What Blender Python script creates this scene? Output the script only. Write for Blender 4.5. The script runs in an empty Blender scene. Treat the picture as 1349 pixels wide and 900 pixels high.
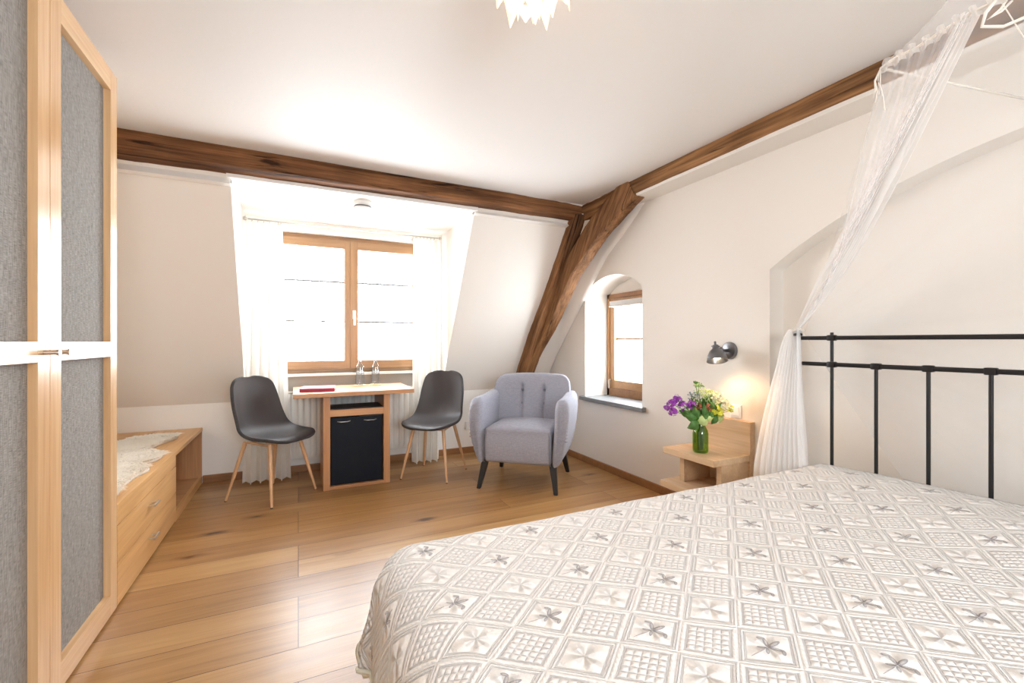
import bpy, bmesh, math, random
from mathutils import Vector, Matrix, noise
random.seed(7)
C = bpy.context.scene.collection
PI = math.pi
V = Vector
H = 2.375            # ceiling height

# ------------------------------------------------------------------ nodes
class X:
    """tiny expression wrapper over shader math nodes"""
    def __init__(s, nt, v): s.nt, s.v = nt, v
    def _m(s, op, *a):
        n = s.nt.nodes.new('ShaderNodeMath'); n.operation = op
        for i, q in enumerate((s,) + a):
            q = q.v if isinstance(q, X) else q
            if isinstance(q, (int, float)): n.inputs[i].default_value = q
            else: s.nt.links.new(q, n.inputs[i])
        return X(s.nt, n.outputs[0])
    def __add__(s, o): return s._m('ADD', o)
    __radd__ = __add__
    def __sub__(s, o): return s._m('SUBTRACT', o)
    def __rsub__(s, o): return X(s.nt, o)._m('SUBTRACT', s)
    def __mul__(s, o): return s._m('MULTIPLY', o)
    __rmul__ = __mul__
    def __truediv__(s, o): return s._m('DIVIDE', o)
    def abs(s): return s._m('ABSOLUTE')
    def max(s, o): return s._m('MAXIMUM', o)
    def min(s, o): return s._m('MINIMUM', o)
    def pow(s, o): return s._m('POWER', o)
    def sin(s): return s._m('SINE')
    def cos(s): return s._m('COSINE')
    def round(s): return s._m('ROUND')
    def fract(s): return s._m('FRACT')
    def lt(s, o): return s._m('LESS_THAN', o)
    def gt(s, o): return s._m('GREATER_THAN', o)
    def pp(s, o): return s._m('PINGPONG', o)
    def clamp(s): return s.max(0.0).min(1.0)

class M:
    def __init__(s, name):
        s.m = bpy.data.materials.new(name); s.m.use_nodes = True
        s.nt = s.m.node_tree; s.nt.nodes.clear()
        s.out = s.nt.nodes.new('ShaderNodeOutputMaterial')
    def n(s, t, **k):
        n = s.nt.nodes.new(t)
        for a, b in k.items(): setattr(n, a, b)
        return n
    def l(s, a, b): s.nt.links.new(a.v if isinstance(a, X) else a, b)
    def bsdf(s, color=None, rough=.5, metal=0, spec=.5, **k):
        b = s.n('ShaderNodeBsdfPrincipled'); s.b = b
        s.set(b.inputs['Base Color'], color); s.set(b.inputs['Roughness'], rough)
        b.inputs['Metallic'].default_value = metal
        b.inputs['Specular IOR Level'].default_value = spec
        for a, v in k.items(): s.set(b.inputs[a.replace('_', ' ')], v)
        s.l(b.outputs[0], s.out.inputs[0]); return b
    def set(s, sock, v):
        if v is None: return
        if isinstance(v, X): v = v.v
        if isinstance(v, (int, float)): sock.default_value = v
        elif isinstance(v, tuple): sock.default_value = v + ((1,) if len(v) == 3 and len(sock.default_value) == 4 else ())
        else: s.nt.links.new(v, sock)
    def coord(s, kind='Object', scale=(1, 1, 1), rot=(0, 0, 0), loc=(0, 0, 0)):
        t = s.n('ShaderNodeTexCoord'); mp = s.n('ShaderNodeMapping')
        mp.inputs['Scale'].default_value = scale; mp.inputs['Rotation'].default_value = rot
        mp.inputs['Location'].default_value = loc
        src = t.outputs[kind]
        if getattr(s, 'tilt', 0):
            m0 = s.n('ShaderNodeMapping'); m0.inputs['Rotation'].default_value = (s.tilt, 0, 0); s.l(src, m0.inputs[0]); src = m0.outputs[0]
        s.l(src, mp.inputs[0]); return mp.outputs[0]
    def noise(s, vec, scale, detail=4, rough=.5, dist=0):
        n = s.n('ShaderNodeTexNoise'); s.l(vec, n.inputs['Vector'])
        n.inputs['Scale'].default_value = scale; n.inputs['Detail'].default_value = detail
        n.inputs['Roughness'].default_value = rough; n.inputs['Distortion'].default_value = dist
        return X(s.nt, n.outputs['Fac'])
    def ramp(s, fac, stops):
        r = s.n('ShaderNodeValToRGB'); s.l(fac, r.inputs[0]); e = r.color_ramp.elements
        while len(e) > 1: e.remove(e[-1])
        e[0].position = stops[0][0]; e[0].color = stops[0][1] + (1,)
        for p, c in stops[1:]:
            q = e.new(p); q.color = c + (1,)
        return r.outputs[0]
    def mix(s, fac, a, b, mode='MIX'):
        m = s.n('ShaderNodeMix', data_type='RGBA', blend_type=mode)
        s.set(m.inputs[0], fac); s.set(m.inputs[6], a); s.set(m.inputs[7], b); return m.outputs[2]
    def bump(s, h, dist=.002, strength=1):
        b = s.n('ShaderNodeBump'); b.inputs['Distance'].default_value = dist
        b.inputs['Strength'].default_value = strength
        s.l(h, b.inputs['Height']); s.l(b.outputs[0], s.b.inputs['Normal'])
    def sep(s, vec):
        q = s.n('ShaderNodeSeparateXYZ'); s.l(vec, q.inputs[0]); return [X(s.nt, o) for o in q.outputs]

def plain(name, col, rough=.5, metal=0, bump=0, bscale=60, var=0, **k):
    m = M(name); co = m.coord()
    c = col
    if var:
        f = m.noise(co, bscale * .3, 3)
        c = m.mix(f, tuple(x * (1 - var) for x in col), tuple(min(1, x * (1 + var)) for x in col))
    m.bsdf(c, rough, metal, **k)
    if bump: m.bump(m.noise(co, bscale, 4), bump)
    return m.m

def wood(name, dark, light, axis='X', scale=1, rough=.4, cracks=False, bump=.0006, spec=.5, tilt=0):
    m = M(name); m.tilt = tilt
    i = 'XYZ'.index(axis); sc = [14 * scale] * 3; sc[i] = .9 * scale
    co = m.coord(scale=tuple(sc))
    f1 = m.noise(co, 1.0, 5, .55, .6)
    sc2 = [90 * scale] * 3; sc2[i] = 2.5 * scale
    f2 = m.noise(m.coord(scale=tuple(sc2)), 1, 3)
    f = f1 * .65 + f2 * .35
    col = m.ramp(f, [(.32, dark), (.5, tuple((a + b) / 2 for a, b in zip(dark, light))), (.66, light)])
    if cracks:
        sc3 = [22 * scale] * 3; sc3[i] = 1.2 * scale
        g = m.noise(m.coord(scale=tuple(sc3), loc=(3, 5, 1)), 1, 6, .6, 1.2)
        crack = m.ramp(g, [(.0, (.08, .08, .08)), (.31, (.2, .18, .16)), (.38, (.8, .8, .8)), (.5, (1, 1, 1))])
        big = m.noise(m.coord(), 2.2, 3)
        tone = m.ramp(big, [(.35, (.62, .58, .55)), (.62, (1.0, 1.0, 1.0))])
        col = m.mix(1.0, col, crack, 'MULTIPLY')
        col = m.mix(.8, col, tone, 'MULTIPLY')
        m.bsdf(col, rough, spec=spec); m.bump(f * .6 + (X(m.nt, crack)) * .8, .006)
    else:
        m.bsdf(col, rough, spec=spec); m.bump(f, bump)
    return m.m

MAT = {}
MAT['plaster'] = plain('plaster', (.80, .765, .715), .65, bump=.0016, bscale=9)
MAT['plaster_white'] = plain('plaster_white', (.88, .87, .84), .6, bump=.0008, bscale=14)
MAT['ceiling'] = plain('ceiling_paint', (.80, .785, .765), .55, bump=.0008, bscale=30, spec=.16)
MAT['oak'] = wood('oak_x', (.50, .24, .085), (.74, .43, .19), 'X')
MAT['oak_y'] = wood('oak_y', (.60, .36, .18), (.78, .53, .30), 'Y', rough=.24)
MAT['oak_z'] = wood('oak_z', (.60, .36, .18), (.78, .53, .30), 'Z', rough=.24)
MAT['bench_y'] = wood('bench_oak_y', (.54, .29, .11), (.76, .47, .21), 'Y', rough=.4)
MAT['oak_red_z'] = wood('oak_red_z', (.42, .20, .09), (.62, .34, .16), 'Z')
MAT['oak_red_x'] = wood('oak_red_x', (.42, .20, .09), (.62, .34, .16), 'X')
MAT['shelf_oak'] = wood('shelf_oak', (.52, .34, .19), (.70, .51, .33), 'Y', rough=.45)
MAT['win_wood_x'] = wood('window_wood_x', (.30, .155, .065), (.46, .255, .115), 'X', rough=.35)
MAT['win_wood_z'] = wood('window_wood_z', (.30, .155, .065), (.46, .255, .115), 'Z', rough=.35)
MAT['base_wood'] = wood('baseboard_wood', (.22, .10, .04), (.36, .17, .07), 'X', rough=.4)
MAT['beam_x'] = wood('old_timber_x', (.050, .020, .009), (.36, .165, .07), 'X', 1.0, .75, True, spec=.2)
MAT['beam_y'] = wood('old_timber_y', (.075, .03, .012), (.48, .25, .105), 'Y', 1.0, .75, True, spec=.2)
MAT['beam_z'] = wood('old_timber_z', (.065, .027, .012), (.41, .205, .09), 'Z', 1.0, .75, True, spec=.2, tilt=-.54)
MAT['leg_wood'] = wood('beech_legs', (.55, .32, .16), (.74, .48, .28), 'Z', 2)
MAT['black'] = plain('black_metal', (.012, .011, .012), .42, .3)
MAT['dark_wood'] = plain('black_stained_wood', (.018, .017, .018), .45)
MAT['steel'] = plain('brushed_steel', (.62, .58, .53), .28, 1)
MAT['gunmetal'] = plain('gunmetal', (.20, .20, .21), .3, .9)
MAT['white'] = plain('white_enamel', (.85, .85, .84), .35)
MAT['radiator'] = plain('radiator_enamel', (.80, .80, .77), .35)
MAT['stone'] = plain('slate_sill', (.20, .21, .22), .45, bump=.0004, bscale=80, var=.2)
MAT['fridge'] = plain('fridge_black', (.006, .009, .016), .45, spec=.18)
MAT['red'] = plain('folder_red', (.36, .02, .05), .5)
MAT['paper'] = plain('paper', (.85, .83, .8), .7)
MAT['coaster'] = plain('coaster_yellow', (.86, .76, .45), .6)
MAT['seam'] = plain('piping', (.035, .035, .038), .6)
MAT['button'] = plain('button_grey', (.20, .20, .24), .6)

def glassy(name, col=(1, 1, 1), gl=.10, rough=.02):
    m = M(name); t = m.n('ShaderNodeBsdfTransparent'); t.inputs[0].default_value = col + (1,)
    g = m.n('ShaderNodeBsdfGlossy'); g.inputs['Roughness'].default_value = rough
    mx = m.n('ShaderNodeMixShader'); mx.inputs[0].default_value = gl
    m.l(t.outputs[0], mx.inputs[1]); m.l(g.outputs[0], mx.inputs[2]); m.l(mx.outputs[0], m.out.inputs[0])
    return m.m
MAT['pane'] = glassy('window_glass', gl=.04)
MAT['clear_glass'] = glassy('bottle_glass', (.93, .95, .965), .10)
MAT['green_glass'] = glassy('green_glass', (.60, .78, .36), .08)
def water():
    m = M('water'); b = m.bsdf((.9, .95, .97), .0); b.inputs['Transmission Weight'].default_value = 1; b.inputs['IOR'].default_value = 1.33
    return m.m
MAT['water'] = water()

def sheer(name, alpha, col=(.93, .93, .94), tr=.5):
    m = M(name)
    d = m.n('ShaderNodeBsdfDiffuse'); d.inputs[0].default_value = col + (1,)
    t = m.n('ShaderNodeBsdfTranslucent'); t.inputs[0].default_value = col + (1,)
    a = m.n('ShaderNodeMixShader'); a.inputs[0].default_value = tr
    m.l(d.outputs[0], a.inputs[1]); m.l(t.outputs[0], a.inputs[2])
    p = m.n('ShaderNodeBsdfTransparent'); b = m.n('ShaderNodeMixShader'); b.inputs[0].default_value = alpha
    m.l(p.outputs[0], b.inputs[1]); m.l(a.outputs[0], b.inputs[2]); m.l(b.outputs[0], m.out.inputs[0])
    return m.m
MAT['net'] = sheer('mosquito_net', .26, (.95, .95, .96))
MAT['net_back'] = sheer('mosquito_net_flat', .20, (.95, .95, .96))
MAT['net_dense'] = sheer('mosquito_net_gathered', .52, (.98, .98, .98), .6)
MAT['fur'] = sheer('sheepskin_wool', 1.0, (1, .97, .90), .35)
MAT['net_swag'] = sheer('mosquito_net_swag', .78, (.98, .98, .98), .55)
MAT['net_hem'] = sheer('net_hem_tape', .85, (.93, .90, .85), .3)
MAT['curtain'] = sheer('curtain_cotton', .93, (.93, .92, .885), .42)
MAT['lining'] = plain('quilt_lining', (.70, .70, .60), .9)

def fabric(name, c1, c2, sc=900, bump=.0004, rough=.85, aniso=14):
    m = M(name)
    w1 = m.noise(m.coord(scale=(sc, sc, sc / aniso)), 1, 2); w2 = m.noise(m.coord(scale=(sc / aniso, sc / aniso, sc)), 1, 2)
    f = w1 * .5 + w2 * .5
    col = m.ramp(f, [(.38, c1), (.62, c2)])
    m.bsdf(col, rough, spec=.2, Sheen_Weight=.1); m.bump(f, bump)
    return m.m
MAT['woven'] = fabric('woven_panel', (.15, .14, .13), (.36, .345, .325), 620)
MAT['arm_fabric'] = fabric('armchair_fabric', (.27, .275, .33), (.37, .375, .43), 500)
MAT['leatherette'] = plain('grey_leatherette', (.060, .053, .055), .45, bump=.0002, bscale=500, spec=.35)


def floor_mat():
    m = M('oak_plank_floor'); co = m.coord()
    b = m.n('ShaderNodeTexBrick'); m.l(co, b.inputs[0]); b.offset = .37; b.offset_frequency = 3
    b.inputs['Scale'].default_value = 1; b.inputs['Brick Width'].default_value = 2.1; b.inputs['Row Height'].default_value = .185
    b.inputs['Mortar Size'].default_value = .0018; b.inputs['Mortar Smooth'].default_value = .1
    b.inputs['Color1'].default_value = (0, 0, 0, 1); b.inputs['Color2'].default_value = (1, 1, 1, 1); b.inputs['Mortar'].default_value = (.5, .5, .5, 1)
    pl = X(m.nt, b.outputs['Color']); mort = X(m.nt, b.outputs['Fac'])
    # shift the grain per plank
    cx = m.n('ShaderNodeCombineXYZ'); x, y, z = m.sep(co)
    m.l(x * .9 + pl * 7, cx.inputs[0]); m.l(y * 13 + pl * 31, cx.inputs[1]); m.l(pl * 5, cx.inputs[2])
    g1 = m.noise(cx.outputs[0], 1.1, 6, .6, 1.0)
    cx2 = m.n('ShaderNodeCombineXYZ'); m.l(x * 4 + pl * 9, cx2.inputs[0]); m.l(y * 150, cx2.inputs[1])
    g2 = m.noise(cx2.outputs[0], 1, 3)
    f = g1 * .52 + g2 * .26 + pl * .22
    col = m.ramp(f, [(.28, (.23, .108, .034)), (.47, (.37, .197, .070)), (.68, (.49, .295, .12))])
    # knots: short dark streaks along the grain
    v = m.n('ShaderNodeTexVoronoi'); v.inputs['Scale'].default_value = 1; v.inputs['Randomness'].default_value = 1
    m.l(m.coord(scale=(1.5, 3.9, 1)), v.inputs['Vector'])
    nz = m.noise(m.coord(scale=(18, 60, 1)), 1, 3)
    kn = X(m.nt, v.outputs['Distance']) + (nz - .5) * .13
    knot = m.ramp(kn, [(.0, (.10, .09, .085)), (.055, (.20, .15, .12)), (.10, (.72, .66, .6)), (.17, (1, 1, 1))])
    col = m.mix(1, col, knot, 'MULTIPLY')
    col = m.mix(mort, col, (.12, .055, .02))
    m.bsdf(col, (g2 * .22 + .22), spec=.5); m.bump(f * .8 - mort * .8, .0012)
    return m.m
MAT['floor'] = floor_mat()

def quilt_mat():
    m = M('quilted_bedspread'); t = m.n('ShaderNodeTexCoord'); u, v, _ = m.sep(t.outputs['UV'])
    a = (u - 1.041) / .176; b = (v - .733) / .142
    p = a + b; q = a - b
    rp = p.round(); rq = q.round(); fp = p - rp; fq = q - rq
    ap = fp.abs(); aq = fq.abs(); mm = ap.max(aq)
    par_p = (rp * .5 + 100).fract().gt(.25); par_q = (rq * .5 + 100).fract().gt(.25)   # 1 when odd
    same = 1 - (par_p - par_q).abs()              # flower cells
    fleur = same * (1 - par_p)
    def line(val, c, w): return (1 - (val - c).abs() / w).max(0.0)
    ra = a.round(); rb = b.round(); fx = (a - ra) * .176; fy = (b - rb) * .142
    ee = fx.abs() / .0795 + fy.abs() / .0635
    seam = line(ee, 1.0, .034) + (fx.abs().lt(.0016) + fy.abs().lt(.0016)).min(1.0) * ee.gt(1.0)
    band = (1 - ((mm - .445) / .05).pow(2)).max(0.0)
    rope = ((p + q) * (PI * 8)).sin().abs() * .35 + .65
    lines = line(mm, .392, .008) * .55 + line(mm, .370, .008) * .5
    inside = mm.lt(.36)
    gd = .144
    pil = ((fp / gd * PI).cos().abs() * (fq / gd * PI).cos().abs()).pow(.5)
    lx = (fp + fq) * .088; ly = (fp - fq) * .071
    r2 = (lx * lx + ly * ly).pow(.5)
    th = lx._m('ARCTAN2', ly)
    flow = ((th * 4).cos() * .5 + .5) * (1 - (r2 / .05 - .5).abs() * 1.7).max(0.0)
    cell = pil * (1 - same) + (flow * 2.2 + .2 - (r2 / .004 - 1).abs().min(1.0) * -.3) * same
    lines = lines + seam * .9
    wob = m.noise(m.coord('UV'), 210, 2)
    h = band * rope * .8 + inside * cell * 1.3 - lines * .8 + wob * .3
    # fleur-de-lis embroidery
    def ell(cx, cy, ang, sa, sb):
        ca, sn = math.cos(ang), math.sin(ang)
        dx = lx - cx; dy = ly - cy
        e1 = (dx * ca + dy * sn) / sa; e2 = (dy * ca - dx * sn) / sb
        return (e1 * e1 + e2 * e2)
    parts = [ell(.019, 0, 0, .017, .0050), ell(.009, .0115, .90, .0145, .0044), ell(.009, -.0115, -.90, .0145, .0044),
             ell(.0125, .0255, -.75, .0085, .0040), ell(.0125, -.0255, .75, .0085, .0040),
             ell(-.010, .0065, 2.45, .0095, .0034), ell(-.010, -.0065, -2.45, .0095, .0034), ell(-.030, 0, 0, .022, .0011)]
    d = parts[0]
    for e in parts[1:]: d = d.min(e)
    body = d.lt(1.0); core = d.lt(.30)
    thread = m.noise(m.coord('UV', scale=(1, 1, 1)), 420, 2)
    mask = fleur * body * ((1 - core * .35) * (thread * 1.3 + .30)).clamp()
    base = m.ramp(m.noise(m.coord('UV'), 2.2, 3), [(.3, (.855, .845, .825)), (.7, (.89, .885, .875))])
    col = m.mix(mask * .85, base, (.27, .25, .27))
    m.bsdf(col, .75, spec=.25, Sheen_Weight=.15)
    m.bump(h + fleur * body * .3, .0065, 1.0)
    return m.m
MAT['quilt'] = quilt_mat()

# ------------------------------------------------------------------ mesh helpers
def box(bm, x0, x1, y0, y1, z0, z1, bev=0):
    vs = [bm.verts.new((x, y, z)) for z in (z0, z1) for x, y in ((x0, y0), (x1, y0), (x1, y1), (x0, y1))]
    fs = [(3, 2, 1, 0), (4, 5, 6, 7), (0, 1, 5, 4), (1, 2, 6, 5), (2, 3, 7, 6), (3, 0, 4, 7)]
    F = [bm.faces.new([vs[i] for i in f]) for f in fs]
    if bev:
        es = list({e for f in F for e in f.edges})
        bmesh.ops.bevel(bm, geom=es, offset=bev, segments=2, profile=.6, affect='EDGES')
    return vs
def tube(bm, pts, r, seg=12, cap=True):
    """swept round tube; r number or list"""
    pts = [V(p) for p in pts]; n = len(pts)
    rs = r if isinstance(r, (list, tuple)) else [r] * n
    rings = []; prev = None
    for i, p in enumerate(pts):
        t = (pts[min(i + 1, n - 1)] - pts[max(i - 1, 0)]).normalized()
        if prev is None:
            a = V((0, 0, 1)) if abs(t.z) < .9 else V((1, 0, 0)); prev = t.cross(a).normalized()
        u = (prev - t * prev.dot(t)).normalized(); prev = u; w = t.cross(u)
        rings.append([bm.verts.new(p + (u * math.cos(2 * PI * k / seg) + w * math.sin(2 * PI * k / seg)) * rs[i]) for k in range(seg)])
    for a, b in zip(rings, rings[1:]):
        for k in range(seg): bm.faces.new((a[k], a[(k + 1) % seg], b[(k + 1) % seg], b[k]))
    if cap:
        bm.faces.new(rings[0][::-1]); bm.faces.new(rings[-1])
def lathe(bm, prof, cx=0, cy=0, cz=0, seg=28, mat=None):
    mt = mat or Matrix.Translation((cx, cy, cz)); rings = []
    for r, z in prof:
        rings.append([bm.verts.new(mt @ V((r * math.cos(2 * PI * k / seg), r * math.sin(2 * PI * k / seg), z))) for k in range(seg)] if r > 1e-6 else [bm.verts.new(mt @ V((0, 0, z)))])
    for a, b in zip(rings, rings[1:]):
        for k in range(seg):
            k2 = (k + 1) % seg
            if len(a) == 1 and len(b) == 1: continue
            if len(a) == 1: bm.faces.new((a[0], b[k2], b[k]))
            elif len(b) == 1: bm.faces.new((a[k], a[k2], b[0]))
            else: bm.faces.new((a[k], a[k2], b[k2], b[k]))
def grid(bm, nu, nv, f, uvf=None, closeu=False):
    vs = [[bm.verts.new(f(i / nu, j / nv)) for j in range(nv + 1)] for i in range(nu + (0 if closeu else 1))]
    uvl = bm.loops.layers.uv.verify() if uvf else None
    for i in range(nu):
        for j in range(nv):
            i2 = (i + 1) % len(vs)
            fc = bm.faces.new((vs[i][j], vs[i2][j], vs[i2][j + 1], vs[i][j + 1]))
            if uvl:
                for l, (a, b) in zip(fc.loops, ((i, j), (i + 1, j), (i + 1, j + 1), (i, j + 1))): l[uvl].uv = uvf(a / nu, b / nv)
    return vs
def obj(name, bm, m, parent=None, smooth=False, angle=None, recalc=True):
    if recalc: bmesh.ops.recalc_face_normals(bm, faces=bm.faces)
    me = bpy.data.meshes.new(name); bm.to_mesh(me); bm.free()
    if smooth:
        me.polygons.foreach_set('use_smooth', [True] * len(me.polygons))
        if angle: me.set_sharp_from_angle(angle=math.radians(angle))
    me.materials.append(MAT[m] if isinstance(m, str) else m)
    o = bpy.data.objects.new(name, me); C.objects.link(o)
    if parent: o.parent = parent
    return o
def B(): return bmesh.new()
def bxo(name, m, parent, *a, bev=.002, **k):
    bm = B(); box(bm, *a, bev=bev); return obj(name, bm, m, parent, **k)
def tag(o, label, cat, group=None):
    o['label'] = label; o['category'] = cat
    if group: o['group'] = group
    return o
def thing(name, label, cat, loc=(0, 0, 0), rz=0, group=None):
    o = bpy.data.objects.new(name, None); C.objects.link(o); o.location = loc; o.rotation_euler = (0, 0, rz); o.empty_display_size = .1
    return tag(o, label, cat, group)
def struct(o): o['kind'] = 'structure'; return o
def sempty(name):
    o = bpy.data.objects.new(name, None); C.objects.link(o); o['kind'] = 'structure'; return o
def dup(root, loc, rz, label):
    r = root.copy(); C.objects.link(r); r.location = loc; r.rotation_euler = (0, 0, rz); r['label'] = label
    for ch in list(root.children):
        c = ch.copy(); C.objects.link(c); c.parent = r
        for g in ch.children:
            d = g.copy(); C.objects.link(d); d.parent = c
    return r
def subsurf(o, n=2):
    s = o.modifiers.new('Subdivision', 'SUBSURF'); s.levels = n; s.render_levels = n; return o
def solid(o, t, off=0):
    s = o.modifiers.new('Solidify', 'SOLIDIFY'); s.thickness = t; s.offset = off; return o
def slab_with_holes(bm, outer, holes, x0, x1):
    """wall slab in the YZ plane between x0 and x1 (a filled 2D curve)"""
    cu = bpy.data.curves.new('slab', 'CURVE'); cu.dimensions = '2D'; cu.fill_mode = 'BOTH'; cu.extrude = (x1 - x0) / 2
    for loop in [outer] + holes:
        s = cu.splines.new('POLY'); s.points.add(len(loop) - 1); s.use_cyclic_u = True
        for p, (a, b) in zip(s.points, loop): p.co = (a, b, 0, 1)
    o = bpy.data.objects.new('slab', cu); C.objects.link(o)
    me = bpy.data.meshes.new_from_object(o.evaluated_get(bpy.context.evaluated_depsgraph_get()))
    # local x->Y, y->Z, z->X
    me.transform(Matrix(((0, 0, 1, (x0 + x1) / 2), (1, 0, 0, 0), (0, 1, 0, 0), (0, 0, 0, 1))))
    bm.from_mesh(me); bpy.data.objects.remove(o); bpy.data.curves.remove(cu)
def arch(y0, y1, z0, zs, zp, n=24):
    c = (y0 + y1) / 2; hw = (y1 - y0) / 2; h = zp - zs; R = (hw * hw + h * h) / (2 * h)
    pts = [(y0, z0), (y1, z0)]
    a = math.asin(min(1, hw / R))
    for i in range(n + 1):
        t = a - 2 * a * i / n; pts.append((c + R * math.sin(t), zp - R + R * math.cos(t)))
    return pts

XL, XR, YF, YN = -1.32, 2.475, 4.35, -1.9
# ------------------------------------------------------------------ room shell
bm = B(); box(bm, XL - .2, 2.95, YN - .2, YF + .3, -.1, 0); struct(obj('floor', bm, 'floor'))
bm = B(); box(bm, XL - .2, 2.95, YN - .2, YF + .3, H, H + .12); struct(obj('ceiling', bm, 'ceiling'))
bm = B(); box(bm, XL - .2, XL, YN - .2, YF + .3, 0, H); struct(obj('wall_left', bm, 'plaster'))
niche = arch(-.98, 1.68, -.0, 1.57, 1.985, 40); niche = [(y, z if z > 0 else .001) for y, z in niche]
whole = arch(2.745, 3.526, .625, 1.60, 1.735)
bm = B()
out = [(YN - .2, 0), (YF + .3, 0), (YF + .3, H), (YN - .2, H)]
slab_with_holes(bm, out, [niche, whole], XR, 2.60)
slab_with_holes(bm, out, [whole], 2.60, 2.755)
slab_with_holes(bm, out, [[(2.80, .64), (3.50, .64), (3.50, 1.595), (2.80, 1.595)]], 2.755, 2.90)
wr = struct(obj('wall_right', bm, 'plaster'))
# far wall with the main window opening
WX0, WX1, WZ0, WZ1 = -.22, 1.11, .865, 2.115
bm = B()
for a in ((XL - .2, WX0, 0, H), (WX1, 2.9, 0, H), (WX0, WX1, 0, WZ0), (WX0, WX1, WZ1, H)): box(bm, a[0], a[1], YF, YF + .25, a[2], a[3])
struct(obj('wall_far', bm, 'plaster_white'))
def prism(bm, x0, x1, prof):
    a = [bm.verts.new((x0, y, z)) for y, z in prof]; b = [bm.verts.new((x1, y, z)) for y, z in prof]
    bm.faces.new(a); bm.faces.new(b[::-1]); n = len(prof)
    for i in range(n): bm.faces.new((a[i], b[i], b[(i + 1) % n], a[(i + 1) % n]))
SL = lambda z: YF - (z - .645) * .602
for nm, x0, x1 in (('wall_sloped_left', XL - .05, -.40), ('wall_sloped_right', 1.30, XR + .05)):
    bm = B(); prism(bm, x0, x1, [(YF + .02, .645), (SL(.645) - .004, .645), (SL(H), H + .01), (YF + .02, H + .01)])
    struct(obj(nm, bm, 'plaster'))
bm = B(); box(bm, -.42, 1.32, 3.38, YF + .02, 2.215, H + .01); struct(obj('ceiling_dormer', bm, 'plaster_white'))
# near wall (behind the camera) with an added window for fill light
bm = B(); NX0, NX1, NZ0, NZ1 = -.15, 1.15, .95, 2.10
for a in ((XL - .2, NX0, 0, H), (NX1, 2.9, 0, H), (NX0, NX1, 0, NZ0), (NX0, NX1, NZ1, H)): box(bm, a[0], a[1], YN - .2, YN, a[2], a[3])
struct(obj('wall_near', bm, 'plaster'))
# plaster soffit over the right wall
bm = B(); box(bm, 2.30, 2.62, YN, 3.4, 2.252, H + .01); struct(obj('trim_1', bm, 'plaster'))
# thin plaster lip below the far beam
bm = B(); prism(bm, XL, -.40, [(3.42, 2.235), (3.385, 2.175), (3.42, 2.165), (3.50, 2.235)]); struct(obj('trim_2', bm, 'plaster_white'))
bm = B(); prism(bm, 1.30, 2.3, [(3.42, 2.235), (3.385, 2.195), (3.42, 2.185), (3.50, 2.235)]); struct(obj('trim_3', bm, 'plaster_white'))
# rounded plaster blend between the slope and the right wall
def blend():
    bm = B()
    L = [(2.30, .645, 0), (2.24, 1.0, 0), (2.20, 1.4, 0), (2.20, 1.8, 0), (2.22, 2.1, 0), (2.26, 2.30, 0)]
    Rr = [(4.33, .66), (3.985, 1.07), (3.53, 1.545), (3.20, 1.894), (2.93, 2.08), (2.70, 2.262)]
    def smp(a, t):
        k = t * (len(a) - 1); i = min(int(k), len(a) - 2); w = k - i
        return [p + (q - p) * w for p, q in zip(a[i], a[i + 1])]
    def f(u, v):
        lx, lz, _ = smp(L, v); ry, rz = smp(Rr, v)
        a = V((lx, SL(lz) - .004, lz)); b = V((XR - .002, ry, rz))
        corner = V((XR, SL(rz), rz))
        p = a.lerp(b, u); return p + (corner - p) * (.30 * math.sin(PI * u))
    grid(bm, 12, 40, f)
    o = obj('wall_corner', bm, 'plaster', smooth=True); solid(o, .01, 0); return struct(o)
blend()
# baseboards
bm = B(); box(bm, -.700, 2.475, YF - .018, YF, 0, .06, .003); struct(obj('baseboard_far', bm, 'base_wood'))
bm = B(); box(bm, XR - .018, XR, 1.70, YF - .018, 0, .06, .003); struct(obj('baseboard_right', bm, 'base_wood'))

# ------------------------------------------------------------------ old timbers
def timber(name, m, secs, label, seed=0, jit=.006, parent=None):
    """secs: list of (centre, half-width vector, half-height vector); rough-hewn beam lofted through them"""
    bm = B(); secs = [(V(a), V(b), V(c)) for a, b, c in secs]
    P = [(-1, -.75), (-.9, -.95), (-.75, -1), (-.3, -1), (.3, -1), (.75, -1), (.93, -.95), (1, -.75), (1, -.2), (1, .3), (1, .8), (.9, 1), (.3, 1), (-.3, 1), (-.9, 1), (-1, .8), (-1, .3), (-1, -.2)]
    n = 60
    def smp(t):
        k = t * (len(secs) - 1); i = min(int(k), len(secs) - 2); w = k - i
        return [a.lerp(b, w) for a, b in zip(secs[i], secs[i + 1])]
    rings = []
    for i in range(n + 1):
        c, w, h = smp(i / n); ring = []
        for px, py in P:
            q = c + w * px + h * py
            d = noise.noise_vector(q * 3.1 + V((seed, 0, 0))) * jit + noise.noise_vector(q * 14 + V((seed, 3, 0))) * jit * .5
            ring.append(bm.verts.new(q + d))
        rings.append(ring)
    for a, b in zip(rings, rings[1:]):
        for k in range(len(P)): bm.faces.new((a[k], a[(k + 1) % len(P)], b[(k + 1) % len(P)], b[k]))
    bm.faces.new(rings[0][::-1]); bm.faces.new(rings[-1])
    return obj(name, bm, m, parent, smooth=True, angle=40)
o = timber('ceiling_beam', 'beam_x', [((XL, 3.37, 2.315), (0, .115, -.008), (0, .015, .078)), ((2.38, 3.43, 2.315), (0, .115, -.004), (0, .012, .072))], '', 1)
tag(o, 'long old brown timber beam crossing the ceiling edge above the window dormer', 'beam')
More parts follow.
